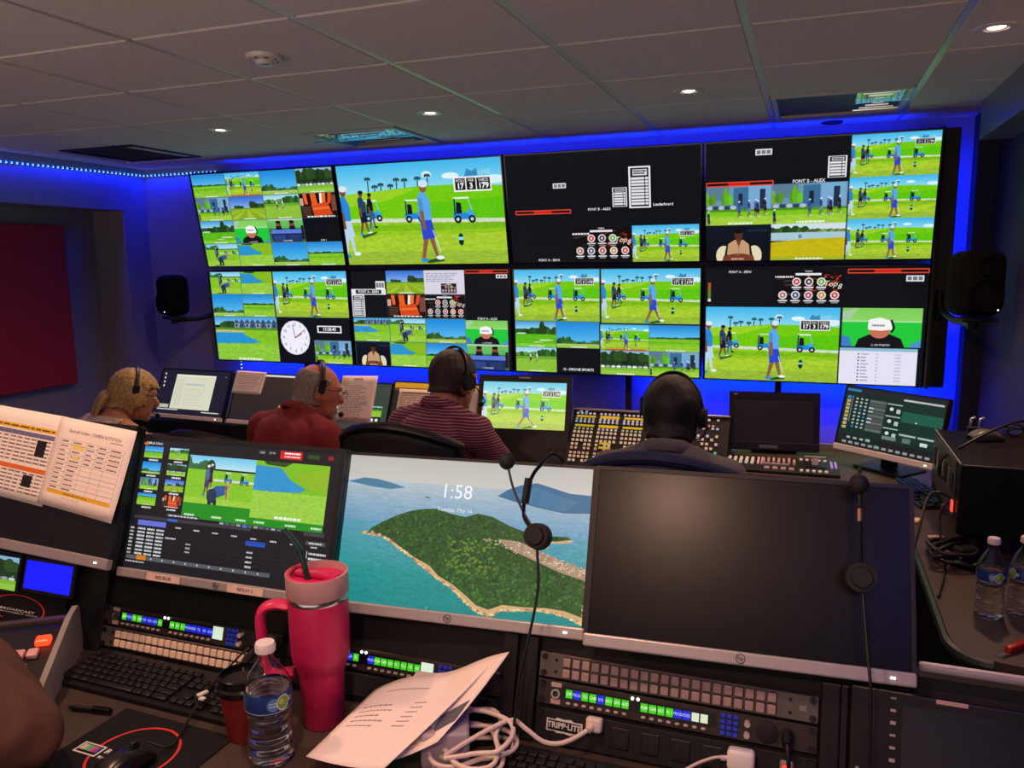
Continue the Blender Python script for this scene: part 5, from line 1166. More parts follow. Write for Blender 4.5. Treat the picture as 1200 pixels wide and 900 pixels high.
def intercom(label, x, s, d1, d2, extra, jack=True, plug=False):
    t = rack('intercom_panel', label, x, s, 'intercom', pm('intercom_plate', '3a332f', .42, .4, noise=.06), 'intercom panels on the near console')
    B().box((.115, -.0035, .026), (.135, .0012, .022)).build('lcd_window', M_LCDFRAME, t); B().box((.252, -.0035, .026), (.135, .0012, .022)).build('lcd_window', M_LCDFRAME, t)
    for cells, x0 in ((d1, .053), (d2, .190)):
        B().quad([(x0, -.0044, .0160), (x0+.118, -.0044, .0160), (x0+.118, -.0044, .0350), (x0, -.0044, .0350)]).face('lcd_screen', img_mat('lcd', lcd_picture(cells), .9, .3), t)
        b0 = None
        for k in range(8):
            u = x0+.0074+.0147*k
            if b0 is None: b0 = B().box((0, -.006, 0), (.0085, .006, .0048), bev=.002).build('talk_key', M_BTN, t); b0.matrix_local = T(u, 0, .0095)
            else: inst(b0, t, T(u, 0, .0095))
    for u in (.176, .186): B().ell((u, -.0055, .038), (.0030, .002, .0030), seg=10).build('indicator', pm('led_white', 'ffffff', .3, emit=2.), t)
    if extra: B().box((.322, -.0045, .026), (.026, .0012, .026)).build('small_display', pm('mint_display', 'c8ecd8', .3, emit=.7), t)
    kb = pm('blue_keypad', '2030a0', .4, emit=.25); k0 = None
    for r in range(4):
        for c in range(3):
            u, v = .350+.0105*c-(0 if extra else .018), .0085+.0095*r
            if k0 is None: k0 = B().box((0, -.0055, 0), (.0085, .004, .007), bev=.0012, seg=1).build('keypad_key', kb, t); k0.matrix_local = T(u, 0, v)
            else: inst(k0, t, T(u, 0, v))
    for v in (.013, .031): B().cyl((.384 if extra else .372, -.003, v), (.384 if extra else .372, -.014, v), .0055, .005, seg=16).build('volume_knob', M_BTN, t, True)
    B().lathe([(0, -.001), (.0165, .0), (.018, .003), (.0165, .004), (0, .003)], c=(.404, -.0035, .0225), rot=RX(PI/2), seg=28).build('speaker_grille', M_BLACKM, t, True)
    B().lathe([(0, .0), (.008, .001), (.0095, .005), (.012, .005), (.012, 0)], c=(.436, -.0035, .0225), rot=RX(PI/2), seg=24).build('headset_socket', M_BLACK, t, True)
    B().box((.0355, -.0036, .0375), (.02, .0012, .008), bev=.001, seg=1).build('maker_plate', M_BTN, t)
    B().lathe([(.004, .0), (.0055, .004), (.0085, .004), (.0085, 0)], c=(.0355, -.0035, .0225), rot=RX(PI/2), seg=18).build('jack_socket', M_CHROME, t, True)
    B().box((.0355, -.0036, .0085), (.018, .0012, .009), bev=.001, seg=1).build('call_key', pm('key_rose', 'c09a90', .4), t)
    return t
def cells(spec):
    n = sum(k for k, _, _ in spec); x = 0; out = []
    for k, c, names in spec:
        for i in range(k): out.append((x/n, (x+1)/n, c, names[i % len(names)])); x += 1
    return out
XR0, XL0, XC0 = -.4385, -1.486, -.986
key_panel('grey rack panel with two rows of dim square keys under the switched-off monitor', XR0, .118, M_KEYPINK, False)
intercom('intercom panel with green and blue key displays under the switched-off monitor', XR0, .070, cells([(1, G, ['DIR']), (1, Bl, ['PROD']), (2, G, ['TD', 'CAM']), (1, Bl, ['EVS']), (3, G, ['RPLY', 'GFX', 'AUD'])]), cells([(4, G, ['PGM', 'TAPE', 'ISO', 'PL 1']), (2, Bl, ['PROD', 'VIDEO']), (2, 'e8f0d0', [''])]), False)
intercom('intercom panel with short green and blue displays above the left black keyboard', XL0, .063, cells([(1, G, ['DIR']), (1, Bl, ['PROD']), (2, G, ['TD', 'CAM']), (3, Bl, ['EVS', 'GFX', 'AUD']), (1, G, ['PL'])]), cells([(3, G, ['PGM', 'ISO', 'PL 1']), (5, Bl, ['PROD', 'VIDEO', 'TX', 'RX', 'AUX'])]), True)
key_panel('rack panel with two rows of cream square keys above the left black keyboard', XL0, .016, M_KEYCREAM, True)
intercom('intercom panel partly hidden between the pink tumbler and the loose papers', XC0, .066, cells([(2, G, ['DIR', 'TD']), (5, Bl, ['PROD', 'CAM', 'EVS', 'GFX', 'AUD']), (1, G, ['PL'])]), cells([(1, Bl, ['PROD']), (7, G, ['PGM', 'TAPE', 'ISO', 'PL 1', 'PL 2', 'TX', 'RX'])]), True)
t = rack('rack_cover', 'black blank rack plate behind the loose papers and pink tumbler', XC0, .017, 'rack panel', M_BLACKM, None)
def power_strip():
    t = rack('power_strip', 'black rack power strip lettered TRIPP LITE with a row of outlets', XR0, .004, 'power strip', M_BLACKM, None, .060)
    for u in (.158, .211, .264, .317, .37):
        o = B().box((u, -.0035, .032), (.033, .003, .036), bev=.003).build('outlet', M_BLACK, t)
        for dx in (-.0065, .0065): B().box((u+dx, -.0052, .037), (.0025, .001, .009)).build('slot', M_GLOSSB, o)
        B().cyl((u, -.0045, .024), (u, -.0055, .024), .0028, seg=10).build('ground_hole', M_GLOSSB, o)
    lg = B(); lg.prism([(q*.82, w) for q, w in [(-.041, -.011), (-.022, -.0105), (-.016, -.013), (.0, -.012), (.014, -.014), (.022, -.011), (.041, -.012), (.041, .010), (.022, .0095), (.014, .013), (0, .0115), (-.018, .013), (-.022, .0095), (-.041, .0105)]], 0, .0012, T(.056, -.003, .034) @ Matrix.Rotation(PI/2, 4, 'X'))
    lg = lg.build('logo_plate', M_PRINT, t); lg['label'] = 'white jagged-edged name plate reading TRIPP LITE'
    bl = B(); bl.prism([(-.031, -.0085), (.031, -.0095), (.031, .0075), (-.031, .0085)], 0, .0005, T(.056, -.0043, .034) @ Matrix.Rotation(PI/2, 4, 'X')); bl.build('logo_ground', M_BLACK, lg)
    lettering('TRIPP\u00b7LITE', .0138, M_PRINT, lg, T(.056, -.0052, .034) @ Matrix.Rotation(PI/2, 4, 'X'), bold=.0004)
    B().box((.437, -.0045, .034), (.022, .006, .032), bev=.003).build('switch_frame', pm('clear_grey', '8a807c', .3), t)
    B().box((.437, -.0085, .032), (.014, .006, .022), bev=.003).build('rocker_switch', pm('red_glow', 'ff2a18', .3, emit=2.2), t)
power_strip()
def touch_console():
    A = slope(.092, .004); t = thing('touch_panel', 'flat dark touch-screen console at the bottom right with a column of small keys', 'control panel', A.to_translation(), A.to_3x3())
    B().box((.30, .001, .092), (.60, .010, .186), bev=.003).build('housing', M_BLACK, t)
    B().quad([(.075, -.0046, .01), (.25, -.0046, .01), (.25, -.0046, .168), (.075, -.0046, .168)]).face('screen', pm('navy_glass', '12142a', .25, spec=.6), t)
    for k in range(9): B().box((.062, -.0055, .176-.019*k), (.008, .003, .003+.001*(k % 3))).build('side_key', M_BTN, t)
    B().box((.145, -.006, .181), (.045, .003, .007), bev=.001, seg=1).build('name_plate', pm('plate_rose', 'b89890', .5), t)
    for u, v in ((.012, .06), (.018, .05), (.012, .03)): B().cyl((u, -.004, v), (u, -.007, v), .003, seg=10).build('jack', M_CHROME, t)
touch_console()
# small screens and a second desk mat on the console's left end
def slope_screen(label, x, s, w, h, mat, border):
    A = slope(x, s); t = thing('small_screen', label, 'screen', A.to_translation(), A.to_3x3())
    B().box((w/2, -.002, h/2), (w+border*2, .012, h+border*2), bev=.004).build('case', M_BLACK, t)
    B().quad([(0, -.0085, 0), (w, -.0085, 0), (w, -.0085, h), (0, -.0085, h)]).face('screen', mat, t)
slope_screen('small screen glowing plain bright blue under the left near monitor', -1.742, .112, .148, .066, pm('blue_screen', '0a14ff', .3, emit=1.), .010)
slope_screen('small screen with a pale sky and field picture at the left frame edge', -1.99, .100, .222, .078, img_mat('field_feed', (lambda im: (park(im), im)[1])(Im(220, 120)), .9), .008)
def mat(label, M, w, d):
    t = B(); t.box((0, 0, .0015), (w, d, .003), bev=.001, seg=1); o = t.build('mouse_pad', pm('pad_cloth', '17171a', .9, noise=.2, scale=300), None); o.matrix_world = M; tag(o, label, 'mouse pad', 'black mouse pads with a red ring')
    q = B().quad([(-w/2, -d/2, .0034), (w/2, -d/2, .0034), (w/2, d/2, .0034), (-w/2, d/2, .0034)]).face('printed_face', img_mat('pad_print', pad_picture(), 0, .85, .2), o); return o
mat('black mouse pad with red ring lying on the desk before the left keyboard', T(-1.105, .985, DZ) @ Matrix.Rotation(R(-2), 4, 'Z'), .27, .235)
mat('black mouse pad with red ring leaning on the console under the small blue screen', slope(-1.75, .018) @ T(0, -.003, .040) @ Matrix.Rotation(PI/2, 4, 'X'), .30, .090)

# ---- keyboards, mouse, controller
def keyboard(label, cx, cy, rz, w=.45, d=.135, group='black keyboards on the near desk', lit=None, z=DZ):
    t = thing('keyboard', label, 'keyboard', (cx, cy, z), rz, group)
    P = Matrix(((0, 0, 1, 0), (1, 0, 0, 0), (0, 1, 0, 0), (0, 0, 0, 1)))
    B().prism([(-d/2, .0), (-d/2, .010), (d/2, .020), (d/2, .0)], -w/2, w/2, P).build('case', lit or M_BLACK, t)
    u = (w-.016)/22.1; rp = (d-.022)/6.2; protos = {}
    tilt = math.atan2(.010, d)
    def key(x, row, wd):
        y = -d/2+.011+rp*(row+.5); M = T(x, y, .010+(y+d/2)/d*.010+.0035) @ Matrix.Rotation(tilt, 4, 'X'); k = round(wd, 3)
        if k not in protos:
            b = B(); b.box((0, 0, 0), (wd*u-.0028, rp-.0028, .007), bev=.0018); protos[k] = b.build('key', M_KEY, t, True); protos[k].matrix_local = M
        else: inst(protos[k], t, M)
    x0 = -w/2+.008
    rows = {5: [(0, 1)]+[(2+i+(.5 if i > 3 else 0)+(.5 if i > 7 else 0), 1) for i in range(12)], 4: [(i, 1) for i in range(13)]+[(13, 1.5)], 3: [(0, 1.5)]+[(1.5+i, 1) for i in range(12)]+[(13.5, 1)], 2: [(0, 1.75)]+[(1.75+i, 1) for i in range(11)]+[(12.75, 1.75)],
            1: [(0, 2.25)]+[(2.25+i, 1) for i in range(10)]+[(12.25, 2.25)], 0: [(0, 1.25), (1.25, 1.25), (2.5, 1.25), (3.75, 6.25), (10, 1.25), (11.25, 1.25), (12.5, 2)]}
    for r, ks in rows.items():
        for a, wd in ks: key(x0+(a+wd/2)*u, r, wd)
    for r, cs in ((4, 3), (3, 3), (0, 3)):
        for c in range(cs): key(x0+(14.8+c+.5)*u, r, 1)
    key(x0+(16.3)*u, 1, 1)
    for r in range(5):
        for c in range(4):
            if (r, c) in ((0, 1), (3, 3), (1, 3)): continue
            key(x0+(18.1+c+.5)*u, r, 1)
    for k in range(3): B().ell((x0+(19+k)*u, d/2-.012, .0200), (.002, .002, .001), seg=8).build('indicator', pm('led_dim', 'c8c8c0', .3), t)
    return t
keyboard('black keyboard on the near desk left of the water bottle', -1.235, 1.190, R(-1), .455, .128)
keyboard('black keyboard half hidden under the white cables, below the TRIPP LITE strip', -.275, 1.165, R(0), .43, .125)
keyboard('dim bluish keyboard lying endwise beside the green interface monitor', .40, 3.22, R(-72), .40, .14, None, pm('blue_grey_case', '23263c', .4))
def mouse(label, M, s=1., m=None, name='computer_mouse'):
    t = thing(name, label, 'mouse', M.to_translation(), M.to_3x3(), None)
    b = B(); b.sheet(lambda u, v: ((u-.5)*.062*s*(1-.25*(2*v-1)**4), (v-.5)*.108*s, .004+.034*s*math.sin(PI*min(1, max(0, v*.92+.05)))**.6*math.sqrt(max(0, 1-(2*u-1)**4))), 12, 14)
    o = b.build('shell', m or pm('mouse_black', '121214', .3), t, True); sd = o.modifiers.new('thick', 'SOLIDIFY'); sd.thickness = .002
    B().box((0, 0, .003), (.054*s, .098*s, .006), bev=.0029).build('base', M_BLACK, t, True)
    B().cyl((-.004, .028*s, .034*s), (.004, .028*s, .034*s), .008, seg=16).build('scroll_wheel', M_RUBBER, t, True)
mouse('dark computer mouse on the printed mouse pad at the bottom edge', T(-1.080, .945, DZ+.0045) @ Matrix.Rotation(R(-8), 4, 'Z'))
def replay_controller():
    t = thing('replay_controller', 'wedge-shaped control box with grey end plate, red lit button and pink keys', 'control panel', (-1.528, 1.262, DZ), R(35))
    P = Matrix(((0, 0, 1, 0), (1, 0, 0, 0), (0, 1, 0, 0), (0, 0, 0, 1)))
    B().prism([(-.30, .005), (-.30, .030), (-.05, .085), (0, .085), (0, .005)], -.33, -.014, P).build('body', M_BLACK, t)
    pl = pm('grey_end_plate', '8f8a82', .5, noise=.05)
    for x in (-.012, -.344): B().prism([(-.315, .0), (-.315, .038), (-.30, .052), (-.055, .108), (.0, .110), (.012, .100), (.012, .0)], x, x+.012, P).build('end_plate', pl, t)
    B().box((-.17, -.01, .088), (.32, .02, .006)).build('back_strip', pm('brown_strip', '4a3a34', .5), t)
    def on(x, v): y = -.05-.25*v; return T(x, y, .085-.055*v) @ Matrix.Rotation(math.atan2(.055, .25), 4, 'X')
    rb = B().box((0, 0, .006), (.030, .024, .014), bev=.004).build('lit_button', pm('red_lit', 'ff3414', .3, emit=3.), t); rb.matrix_local = on(-.045, .20)
    pk = pm('pink_key', 'd8a8a4', .45); k0 = None
    for r, n in ((.36, 10), (.54, 9), (.72, 9)):
        for k in range(n):
            M = on(-.055-.026*k-(.012 if r > .5 else 0), r)
            if k0 is None: k0 = B().box((0, 0, .006), (.022, .026, .012), bev=.004).build('key', pk, t, True); k0.matrix_local = M
            else: inst(k0, t, M)
replay_controller()
t = thing('pen', 'black pen lying on the desk in front of the left keyboard', 'pen', (-1.30, 1.074, DZ), R(9))
B().tube([(-.045, 0, .007), (-.03, 0, .007), (.012, 0, .007)], [.002, .005, .0055], 10).build('barrel', M_BLACK, t, True); B().tube([(.012, 0, .007), (.05, 0, .007)], [.0068, .0062], 12).build('cap', M_GLOSSB, t, True); B().box((.03, 0, .0145), (.036, .003, .0018)).build('clip', M_BLACK, t)

# ---- things on the near desk
def pet_label():
    im = Im(512, 96, '1c3470'); im.vgrad(0, 1, '24408c', '162c60'); im.rect(0, .9, 1, .94, 'b8c8e0')
    for x in (.18, .68): im.ell(x, .5, .045, .34, '5c8cb8'); im.ell(x+.07, .5, .05, .40, 'd8e0d0'); im.ell(x+.07, .5, .043, .34, '7ca83c'); im.ell(x+.055, .42, .02, .14, 'b0cc60'); im.dashes(x-.03, .35, x+.03, .65, 2, 'd8e8f4', 1, .4); im.ell(x+.135, .5, .016, .12, 'e8ecf0'); im.ell(x+.135, .5, .009, .06, '24408c')
    im.dashes(.85, .2, .98, .8, 5, 'a8b4cc', 1, .3); im.dashes(.35, .2, .48, .8, 5, 'a8b4cc', 1, .3); return im
M_PET = pm('clear_pet', 'f6f4f4', .04, trans=1., ior=1.30); M_WATER = pm('water', 'fdfdff', .0, trans=1., ior=1.33); M_LABEL = img_mat('bottle_label', pet_label(), 0, .4); M_CAPW = pm('white_cap', 'e8dcd8', .45)
def bottle(label, x, y, h, r, rz, group=None):
    t = thing('water_bottle', label, 'bottle', (x, y, DZ), rz, group)
    def rad(v):   # v 0..1 of the body height
        if v < .05: return .80+.2*(v/.05)
        if v < .50: return .955+.045*math.cos((v-.05)*2*PI*11)-.05*math.sin(min(1, max(0, (v-.22)/.25))*PI)
        if v < .68: return 1.0
        if v < .92: return 1.0-.66*((v-.68)/.24)**1.5
        return .34
    outer = [(0, .004)]+[(r*rad(v), h*.93*v) for v in np.linspace(.004, 1, 64)]; inner = [(q-.0012, z) for q, z in outer[::-1] if q > .002]
    B().lathe(outer+inner+[(0, .007)], seg=40).build('bottle_wall', M_PET, t, True)
    B().lathe([(0, .0075)]+[(max(.001, r*rad(v)-.0022), h*.93*v) for v in np.linspace(.01, .66, 44)]+[(0, h*.93*.66)], seg=40).build('water', M_WATER, t, True)
    lb = B(); lb.sheet(lambda u, v: ((r*1.012)*math.cos(2*PI*u), (r*1.012)*math.sin(2*PI*u), h*(.47+.16*v)), 48, 1); lb.face('label', M_LABEL, t)
    c = B(); c.lathe([(r*.30, h*.925), (r*.40, h*.925), (r*.42, h*.985), (r*.39, h), (0, h)], seg=36)
    for k in range(36): a = 2*PI*k/36; c.box((r*.415*math.cos(a), r*.415*math.sin(a), h*.955), (.0014, .0012, h*.05), RZ(a))
    c.build('cap', M_CAPW, t, True)
bottle('clear water bottle with blue label beside the pink tumbler', -.864, 1.072, .220, .0405, R(75))
gb = 'two water bottles on the right-hand desk'
bottle('clear water bottle on the right desk, the whole one nearer the dark monitor', .444, 2.127, .200, .0325, R(200), gb)
bottle('clear water bottle on the right desk cut off by the right frame edge', .520, 2.160, .200, .0325, R(120), gb)
def tumbler():
    t = thing('tumbler', 'large hot pink insulated tumbler with handle and dark green straw', 'cup', (-.842, 1.204, DZ), 0)
    pk = pm('hot_pink_enamel', 'c41f58', .42, noise=.03, scale=200); pk2 = pm('hot_pink_plastic', 'd42660', .35)
    B().lathe([(0, 0), (.038, 0), (.041, .004), (.0425, .10), (.046, .116), (.053, .132), (.0555, .148), (.056, .252), (0, .252)], seg=48).build('body', pk, t, True)
    B().lathe([(.0555, .250), (.0568, .252), (.0568, .260), (.0555, .262)], seg=48).build('steel_band', M_CHROME, t, True)
    clear = pm('frosted_clear', 'e8b8b4', .35, trans=.35)
    B().lathe([(.0555, .260), (.058, .263), (.058, .302), (.0545, .303), (.0535, .285), (.0535, .262), (.0555, .260)], seg=48).build('lid_rim', clear, t, True)
    B().lathe([(0, .284), (.0525, .284), (.0525, .289), (0, .290)], seg=40).build('lid', pk2, t, True)
    B().tube([(.0535*math.cos(a), .0535*math.sin(a), .2995) for a in np.linspace(R(150), R(340), 20)], .0045, 8).build('lid_tab', pk2, t, True)
    B().box((0, .0, .296), (.09, .022, .010), bev=.004).build('lid_slider', pk2, t, True)
    d = Vector((-.93, -.36, 0)).normalized()
    pts = [d*.054+Vector((0, 0, .235)), d*.085+Vector((0, 0, .238)), d*.108+Vector((0, 0, .222)), d*.110+Vector((0, 0, .17)), d*.106+Vector((0, 0, .115)), d*.088+Vector((0, 0, .098)), d*.050+Vector((0, 0, .103))]
    B().tube(pts, .0125, 12, smooth=6, flat=(1.35, .75)).build('handle', pk2, t, True)
    st = B(); st.tube([(-.012, -.012, .287), (-.020, -.015, .335), (-.026, -.017, .352), (-.052, -.022, .385)], .0058, 12, smooth=5); st.build('straw', pm('dark_green_plastic', '123a30', .35), t, True)
tumbler()
def coffee():
    t = thing('coffee_cup', 'dark red paper cup with black lid behind the water bottle', 'cup', (-.955, 1.112, DZ))
    B().lathe([(0, 0), (.029, 0), (.030, .003), (.041, .100), (0, .100)], seg=36).build('cup', pm('red_paper_cup', '7a1a18', .6, noise=.15, scale=30), t, True)
    B().lathe([(.0405, .094), (.045, .096), (.045, .106), (.041, .110), (.040, .124), (.037, .126), (.036, .118), (0, .118)], seg=36).build('lid', M_GLOSSB, t, True)
coffee()
def loose(label, P00, P01, P11, P10, bump, im, group):
    P = [Vector(p) for p in (P00, P01, P11, P10)]
    o = B(); o.sheet(lambda u, v: (P[0]*(1-u)*(1-v)+P[1]*(1-u)*v+P[2]*u*v+P[3]*u*(1-v))+Vector((0, 0, bump[0]*math.sin(PI*u)+bump[1]*math.sin(2*PI*u)*v+bump[2]*math.sin(PI*v)*u)), 16, 12)
    o = o.face('paper_sheet', img_mat('printed_paper', im, 0, .8), None); s = o.modifiers.new('thickness', 'SOLIDIFY'); s.thickness = .0006; s.offset = 0; tag(o, label, 'paper', group)
lp = 'loose printed sheets in front of the tumbler'
loose('curling printed sheet lying uppermost in front of the pink tumbler', (-.779, 1.055, .802), (-.745, 1.235, .836), (-.505, 1.287, .925), (-.628, 1.055, .812), (-.006, .010, -.004), table_paper(), lp)
loose('curling sheet with a yellow line tucked under the uppermost loose sheet', (-.70, 1.07, .795), (-.668, 1.262, .874), (-.488, 1.283, .932), (-.558, 1.118, .838), (-.012, -.006, -.006), yellow_paper(), lp)
t = thing('power_adapter', 'pale square power adapter lying under the loose sheets', 'adapter', (-.575, 1.185, DZ), R(24))
B().box((0, 0, .036), (.085, .10, .066), bev=.008, seg=3).build('housing', pm('pale_adapter', 'a89ca4', .4), t, True); B().box((0, 0, .0015), (.06, .07, .003)).build('foot', M_RUBBER, t); B().cyl((.03, .05, .03), (.03, .062, .03), .006).build('strain_relief', M_WHITE, t)
M_CABLE = pm('white_cable', 'd8c8bc', .45); M_CABLEB = pm('black_cable', '0c0c0d', .5)
def coil():
    r = np.random.default_rng(2); pts = []
    for k in range(92):
        a = -k*2*PI/17+.3; lay = k/92; rr = .058+.016*math.sin(k*.9)+.006*r.random()
        pts.append((-.523+rr*math.cos(a)*1.05+.004*math.sin(k), 1.175+rr*math.sin(a)*.95, DZ+.006+.075*lay*(.75+.25*math.sin(a))+.004*r.random()))
    pts += [(-.470, 1.215, .838), (-.440, 1.222, .828), (-.405, 1.222, .808), (-.372, 1.232, .806), (-.340, 1.255, .818), (-.330, 1.268, .826)]
    t = thing('coiled_cable', 'coiled white power cord plugged into the rack power strip', 'cord', (-.52, 1.175, DZ)); inv = t.matrix_world.inverted()
    B().tube(pts, .0042, 8, smooth=3).build('cable', M_CABLE, t, True, M=inv)
    p = B(); p.box((-.325, 1.274, .826), (.030, .020, .026), rot=RX(R(-17)), bev=.006, seg=3); p.cyl((-.333, 1.258, .822), (-.328, 1.27, .826), .006, .008); p.build('plug', M_CABLE, t, True, M=inv)
coil()
t = thing('usb_charger', 'small white square charger plugged into the power strip, white lead attached', 'charger', (-.073, 1.262, .822), RX(R(-17)))
B().box((0, 0, 0), (.044, .030, .034), bev=.007, seg=3).build('housing', M_WHITE, t, True)
inv = t.matrix_world.inverted(); B().tube([(-.094, 1.256, .824), (-.115, 1.246, .826), (-.15, 1.22, .818), (-.195, 1.17, .802), (-.23, 1.11, .798), (-.26, 1.02, .79), (-.27, .9, .775), (-.27, .8, .775)], .0026, 8, smooth=5).build('lead', M_CABLE, t, True, M=inv); B().cyl((-.088, 1.259, .823), (-.104, 1.251, .825), .0045).build('lead_plug', M_CABLE, t, True, M=inv)
def hung(label, pts):
    P = {k: Vector(v) for k, v in pts.items()}; o = P['ear']; t = thing('headset', label, 'headset', o, 0, 'headsets hung on the near monitors'); inv = t.matrix_world.inverted()
    b = B(); f = Vector((0, -.92, .39)); b.cyl(o-f*.016, o+f*.010, .0245, .0225, seg=28); b.cyl(o+f*.010, o+f*.016, .0165, .015, seg=24); b.build('ear_cushion', M_BLACKM, t, True, M=inv)
    b = B(); b.cyl(o-f*.0165, o-f*.022, .019, seg=24); b.build('ear_shell', M_BLACK, t, True, M=inv)
    B().tube([P[k] for k in pts if k[0] == 't'], .0036, 8, smooth=6, flat=(.6, 1.4)).build('headband', M_BLACK, t, True, M=inv)
    B().tube([P['mic']]+[P[k] for k in pts if k[0] == 'b'], .0024, 8, smooth=6).build('mic_boom', M_BLACK, t, True, M=inv)
    B().ell(P['mic'], (.0155, .0155, .0165), seg=18).build('mic_foam', M_BLACKM, t, True, M=inv)
    B().tube([P[k] for k in pts if k[0] == 'c'], .0026, 8, smooth=6).build('cable', M_CABLEB, t, True, M=inv)
    return t, inv
th, inv = hung('black headset hung over the right side of the island monitor', dict(mic=(-.519, 1.363, 1.270), b1=(-.501, 1.345, 1.227), b2=(-.477, 1.329, 1.190), b3=(-.458, 1.319, 1.167), b4=(-.446, 1.312, 1.15), t00=(-.436, 1.455, 1.255), t0=(-.444, 1.41, 1.278), t1=(-.452, 1.366, 1.268), t2=(-.464, 1.355, 1.251), t3=(-.474, 1.341, 1.218), t4=(-.472, 1.324, 1.179), t5=(-.450, 1.313, 1.155), ear=(-.443, 1.311, 1.149), c0=(-.440, 1.303, 1.130), c1=(-.430, 1.276, 1.065), c2=(-.436, 1.244, .990), c3=(-.448, 1.222, .915), c4=(-.452, 1.20, .83), c5=(-.46, 1.16, .777)))
B().tube([(-.470, 1.347, 1.245), (-.475, 1.338, 1.20)], .0075, 8).build('band_pad', M_RUBBER, th, True, M=inv)
th, inv = hung('black headset hanging on the switched-off monitor with its cable down the front', dict(mic=(.089, 1.366, 1.278), b1=(.091, 1.349, 1.237), b2=(.093, 1.327, 1.187), b3=(.096, 1.309, 1.15), t0=(.094, 1.470, 1.25), t1=(.092, 1.420, 1.288), t2=(.092, 1.384, 1.283), t3=(.092, 1.349, 1.243), t4=(.094, 1.325, 1.19), t5=(.096, 1.312, 1.152), ear=(.096, 1.309, 1.142), c0=(.099, 1.301, 1.120), c1=(.107, 1.267, 1.045), c2=(.113, 1.247, .995), c3=(.116, 1.245, .933), c4=(.115, 1.235, .85), c5=(.09, 1.21, .777)))
B().tube([(.091, 1.345, 1.243), (.0915, 1.337, 1.225)], .0052, 8).build('steel_slider', pm('worn_steel', 'b08a74', .3, .9), th, True, M=inv)
t = thing('headset_cable', 'thin black cable with small white tags crossing the left keyboard', 'cable', (-1.06, 1.26, .85)); inv = t.matrix_world.inverted()
B().tube([(-1.052, 1.288, .851), (-1.07, 1.262, .845), (-1.095, 1.235, .815), (-1.10, 1.205, .803), (-1.09, 1.16, .800), (-1.08, 1.11, .785), (-1.06, 1.06, .778), (-1.05, 1.02, .782), (-1.075, 1.0, .80)], .0022, 7, smooth=6).build('cable', M_CABLEB, t, True, M=inv)
B().box((-1.088, 1.155, .806), (.009, .022, .005), rot=RZ(R(-20)), bev=.001, seg=1).build('tag', M_WHITE, t, M=inv); B().box((-1.078, 1.142, .804), (.012, .010, .004), bev=.001, seg=1).build('tag', M_WHITE, t, M=inv)
b = B(); b.tube([(-1.052, 1.292, .853), (-1.056, 1.268, .850)], [.011, .008], 12); b.build('connector', M_BLACK, t, True, M=inv)
t = thing('headset_cable', 'short black plug and cable hanging from the right-hand intercom socket', 'cable', (-.002, 1.29, .86)); inv = t.matrix_world.inverted()
B().tube([(-.002, 1.296, .862), (-.002, 1.276, .858), (0, 1.262, .845), (.002, 1.254, .81), (.0, 1.24, .778), (-.02, 1.19, .775)], .0035, 8, smooth=5).build('cable', M_CABLEB, t, True, M=inv)
B().tube([(-.002, 1.297, .862), (-.002, 1.272, .855)], [.010, .0085], 14).build('connector', M_BLACK, t, True, M=inv)
b = B(); b.ell((-1.035, 1.275, .855), (.022, .016, .02), seg=14).ell((-1.012, 1.278, .865), (.018, .014, .02), seg=14); b.tube([(-1.045, 1.272, .85), (-1.06, 1.25, .83), (-1.05, 1.235, .81)], .009, 8, smooth=4)
o = b.build('foam_windscreen', M_BLACKM, None, True); o.matrix_world = T(-1.03, 1.27, .85) @ T(1.03, -1.27, -.85); tag(o, 'lump of black foam and blue-black cable ends by the left intercom knobs', 'cable')

# ---- right-hand desk
def right_desk():
    t = thing('side_desk', 'dark brown side desk with rounded corner at the right wall', 'desk', (.6, 2.9, 0))
    poly = [(.85, 4.05), (.335, 4.05), (.335, 1.99)]+[(.335+.075*(1-math.cos(a)), 1.985-.105*math.sin(a)) for a in np.linspace(.1, PI/2, 8)]+[(.85, 1.80)]
    poly = [(x-.6, y-2.9) for x, y in poly]
    B().prism(poly, DZ-.028, DZ, None).build('desk_top', M_DESK, t)
    B().tube([(x, y, DZ-.012) for x, y in poly[1:-1]], .0135, 8).build('edge_band', pm('edge_band', '1c2a28', .35), t, True)
    for y in (1.95, 3.0, 3.95): B().box((.0+.02, y-2.9, .37), (.42, .04, .74)).build('side_panel', M_BLACKM, t)
right_desk()
def case():
    t = thing('equipment_case', 'big black equipment case on the right-hand desk, vented side towards the room', 'equipment', (.635, 2.785, DZ))
    B().box((0, 0, .175), (.41, .51, .21), bev=.005).build('housing', pm('case_black', '08080a', .45, spec=.3), t)
    for x in (-.15, .15):
        for y in (-.2, .2): B().cyl((x, y, 0), (x, y, .072), .03, .028).build('foot', M_RUBBER, t)
    B().box((-.2065, .02, .19), (.006, .44, .17), bev=.002).build('rear_plate', pm('vent_grey', '4c5150', .45, .5, noise=.1), t)
    for k in range(7): B().box((-.2105, .17-.055*k, .205), (.004, .04, .06), bev=.002).build('port_plate', pm('port_grey', '6a7270', .4, .5) if k % 2 else M_BLACKM, t)
    B().box((-.2115, -.195, .14), (.005, .022, .035), bev=.002).build('rocker_switch', pm('red_glow2', 'ff4a3a', .3, emit=1.2), t)
    B().box((-.205, 0, .281), (.004, .5, .003)).build('edge_trim', M_SILVER, t)
case()
mouse('grey computer mouse lying on the black equipment case', T(.555, 2.90, DZ+.281) @ Matrix.Rotation(R(-70), 4, 'Z'), .95, pm('mouse_grey', '6a6462', .35, .3))
t = thing('small_gadget', 'small dark gadget with metal posts behind the mouse on the equipment case', 'gadget', (.545, 3.005, DZ+.28)); B().box((0, 0, .012), (.05, .03, .024), bev=.004).build('body', M_BLACK, t)
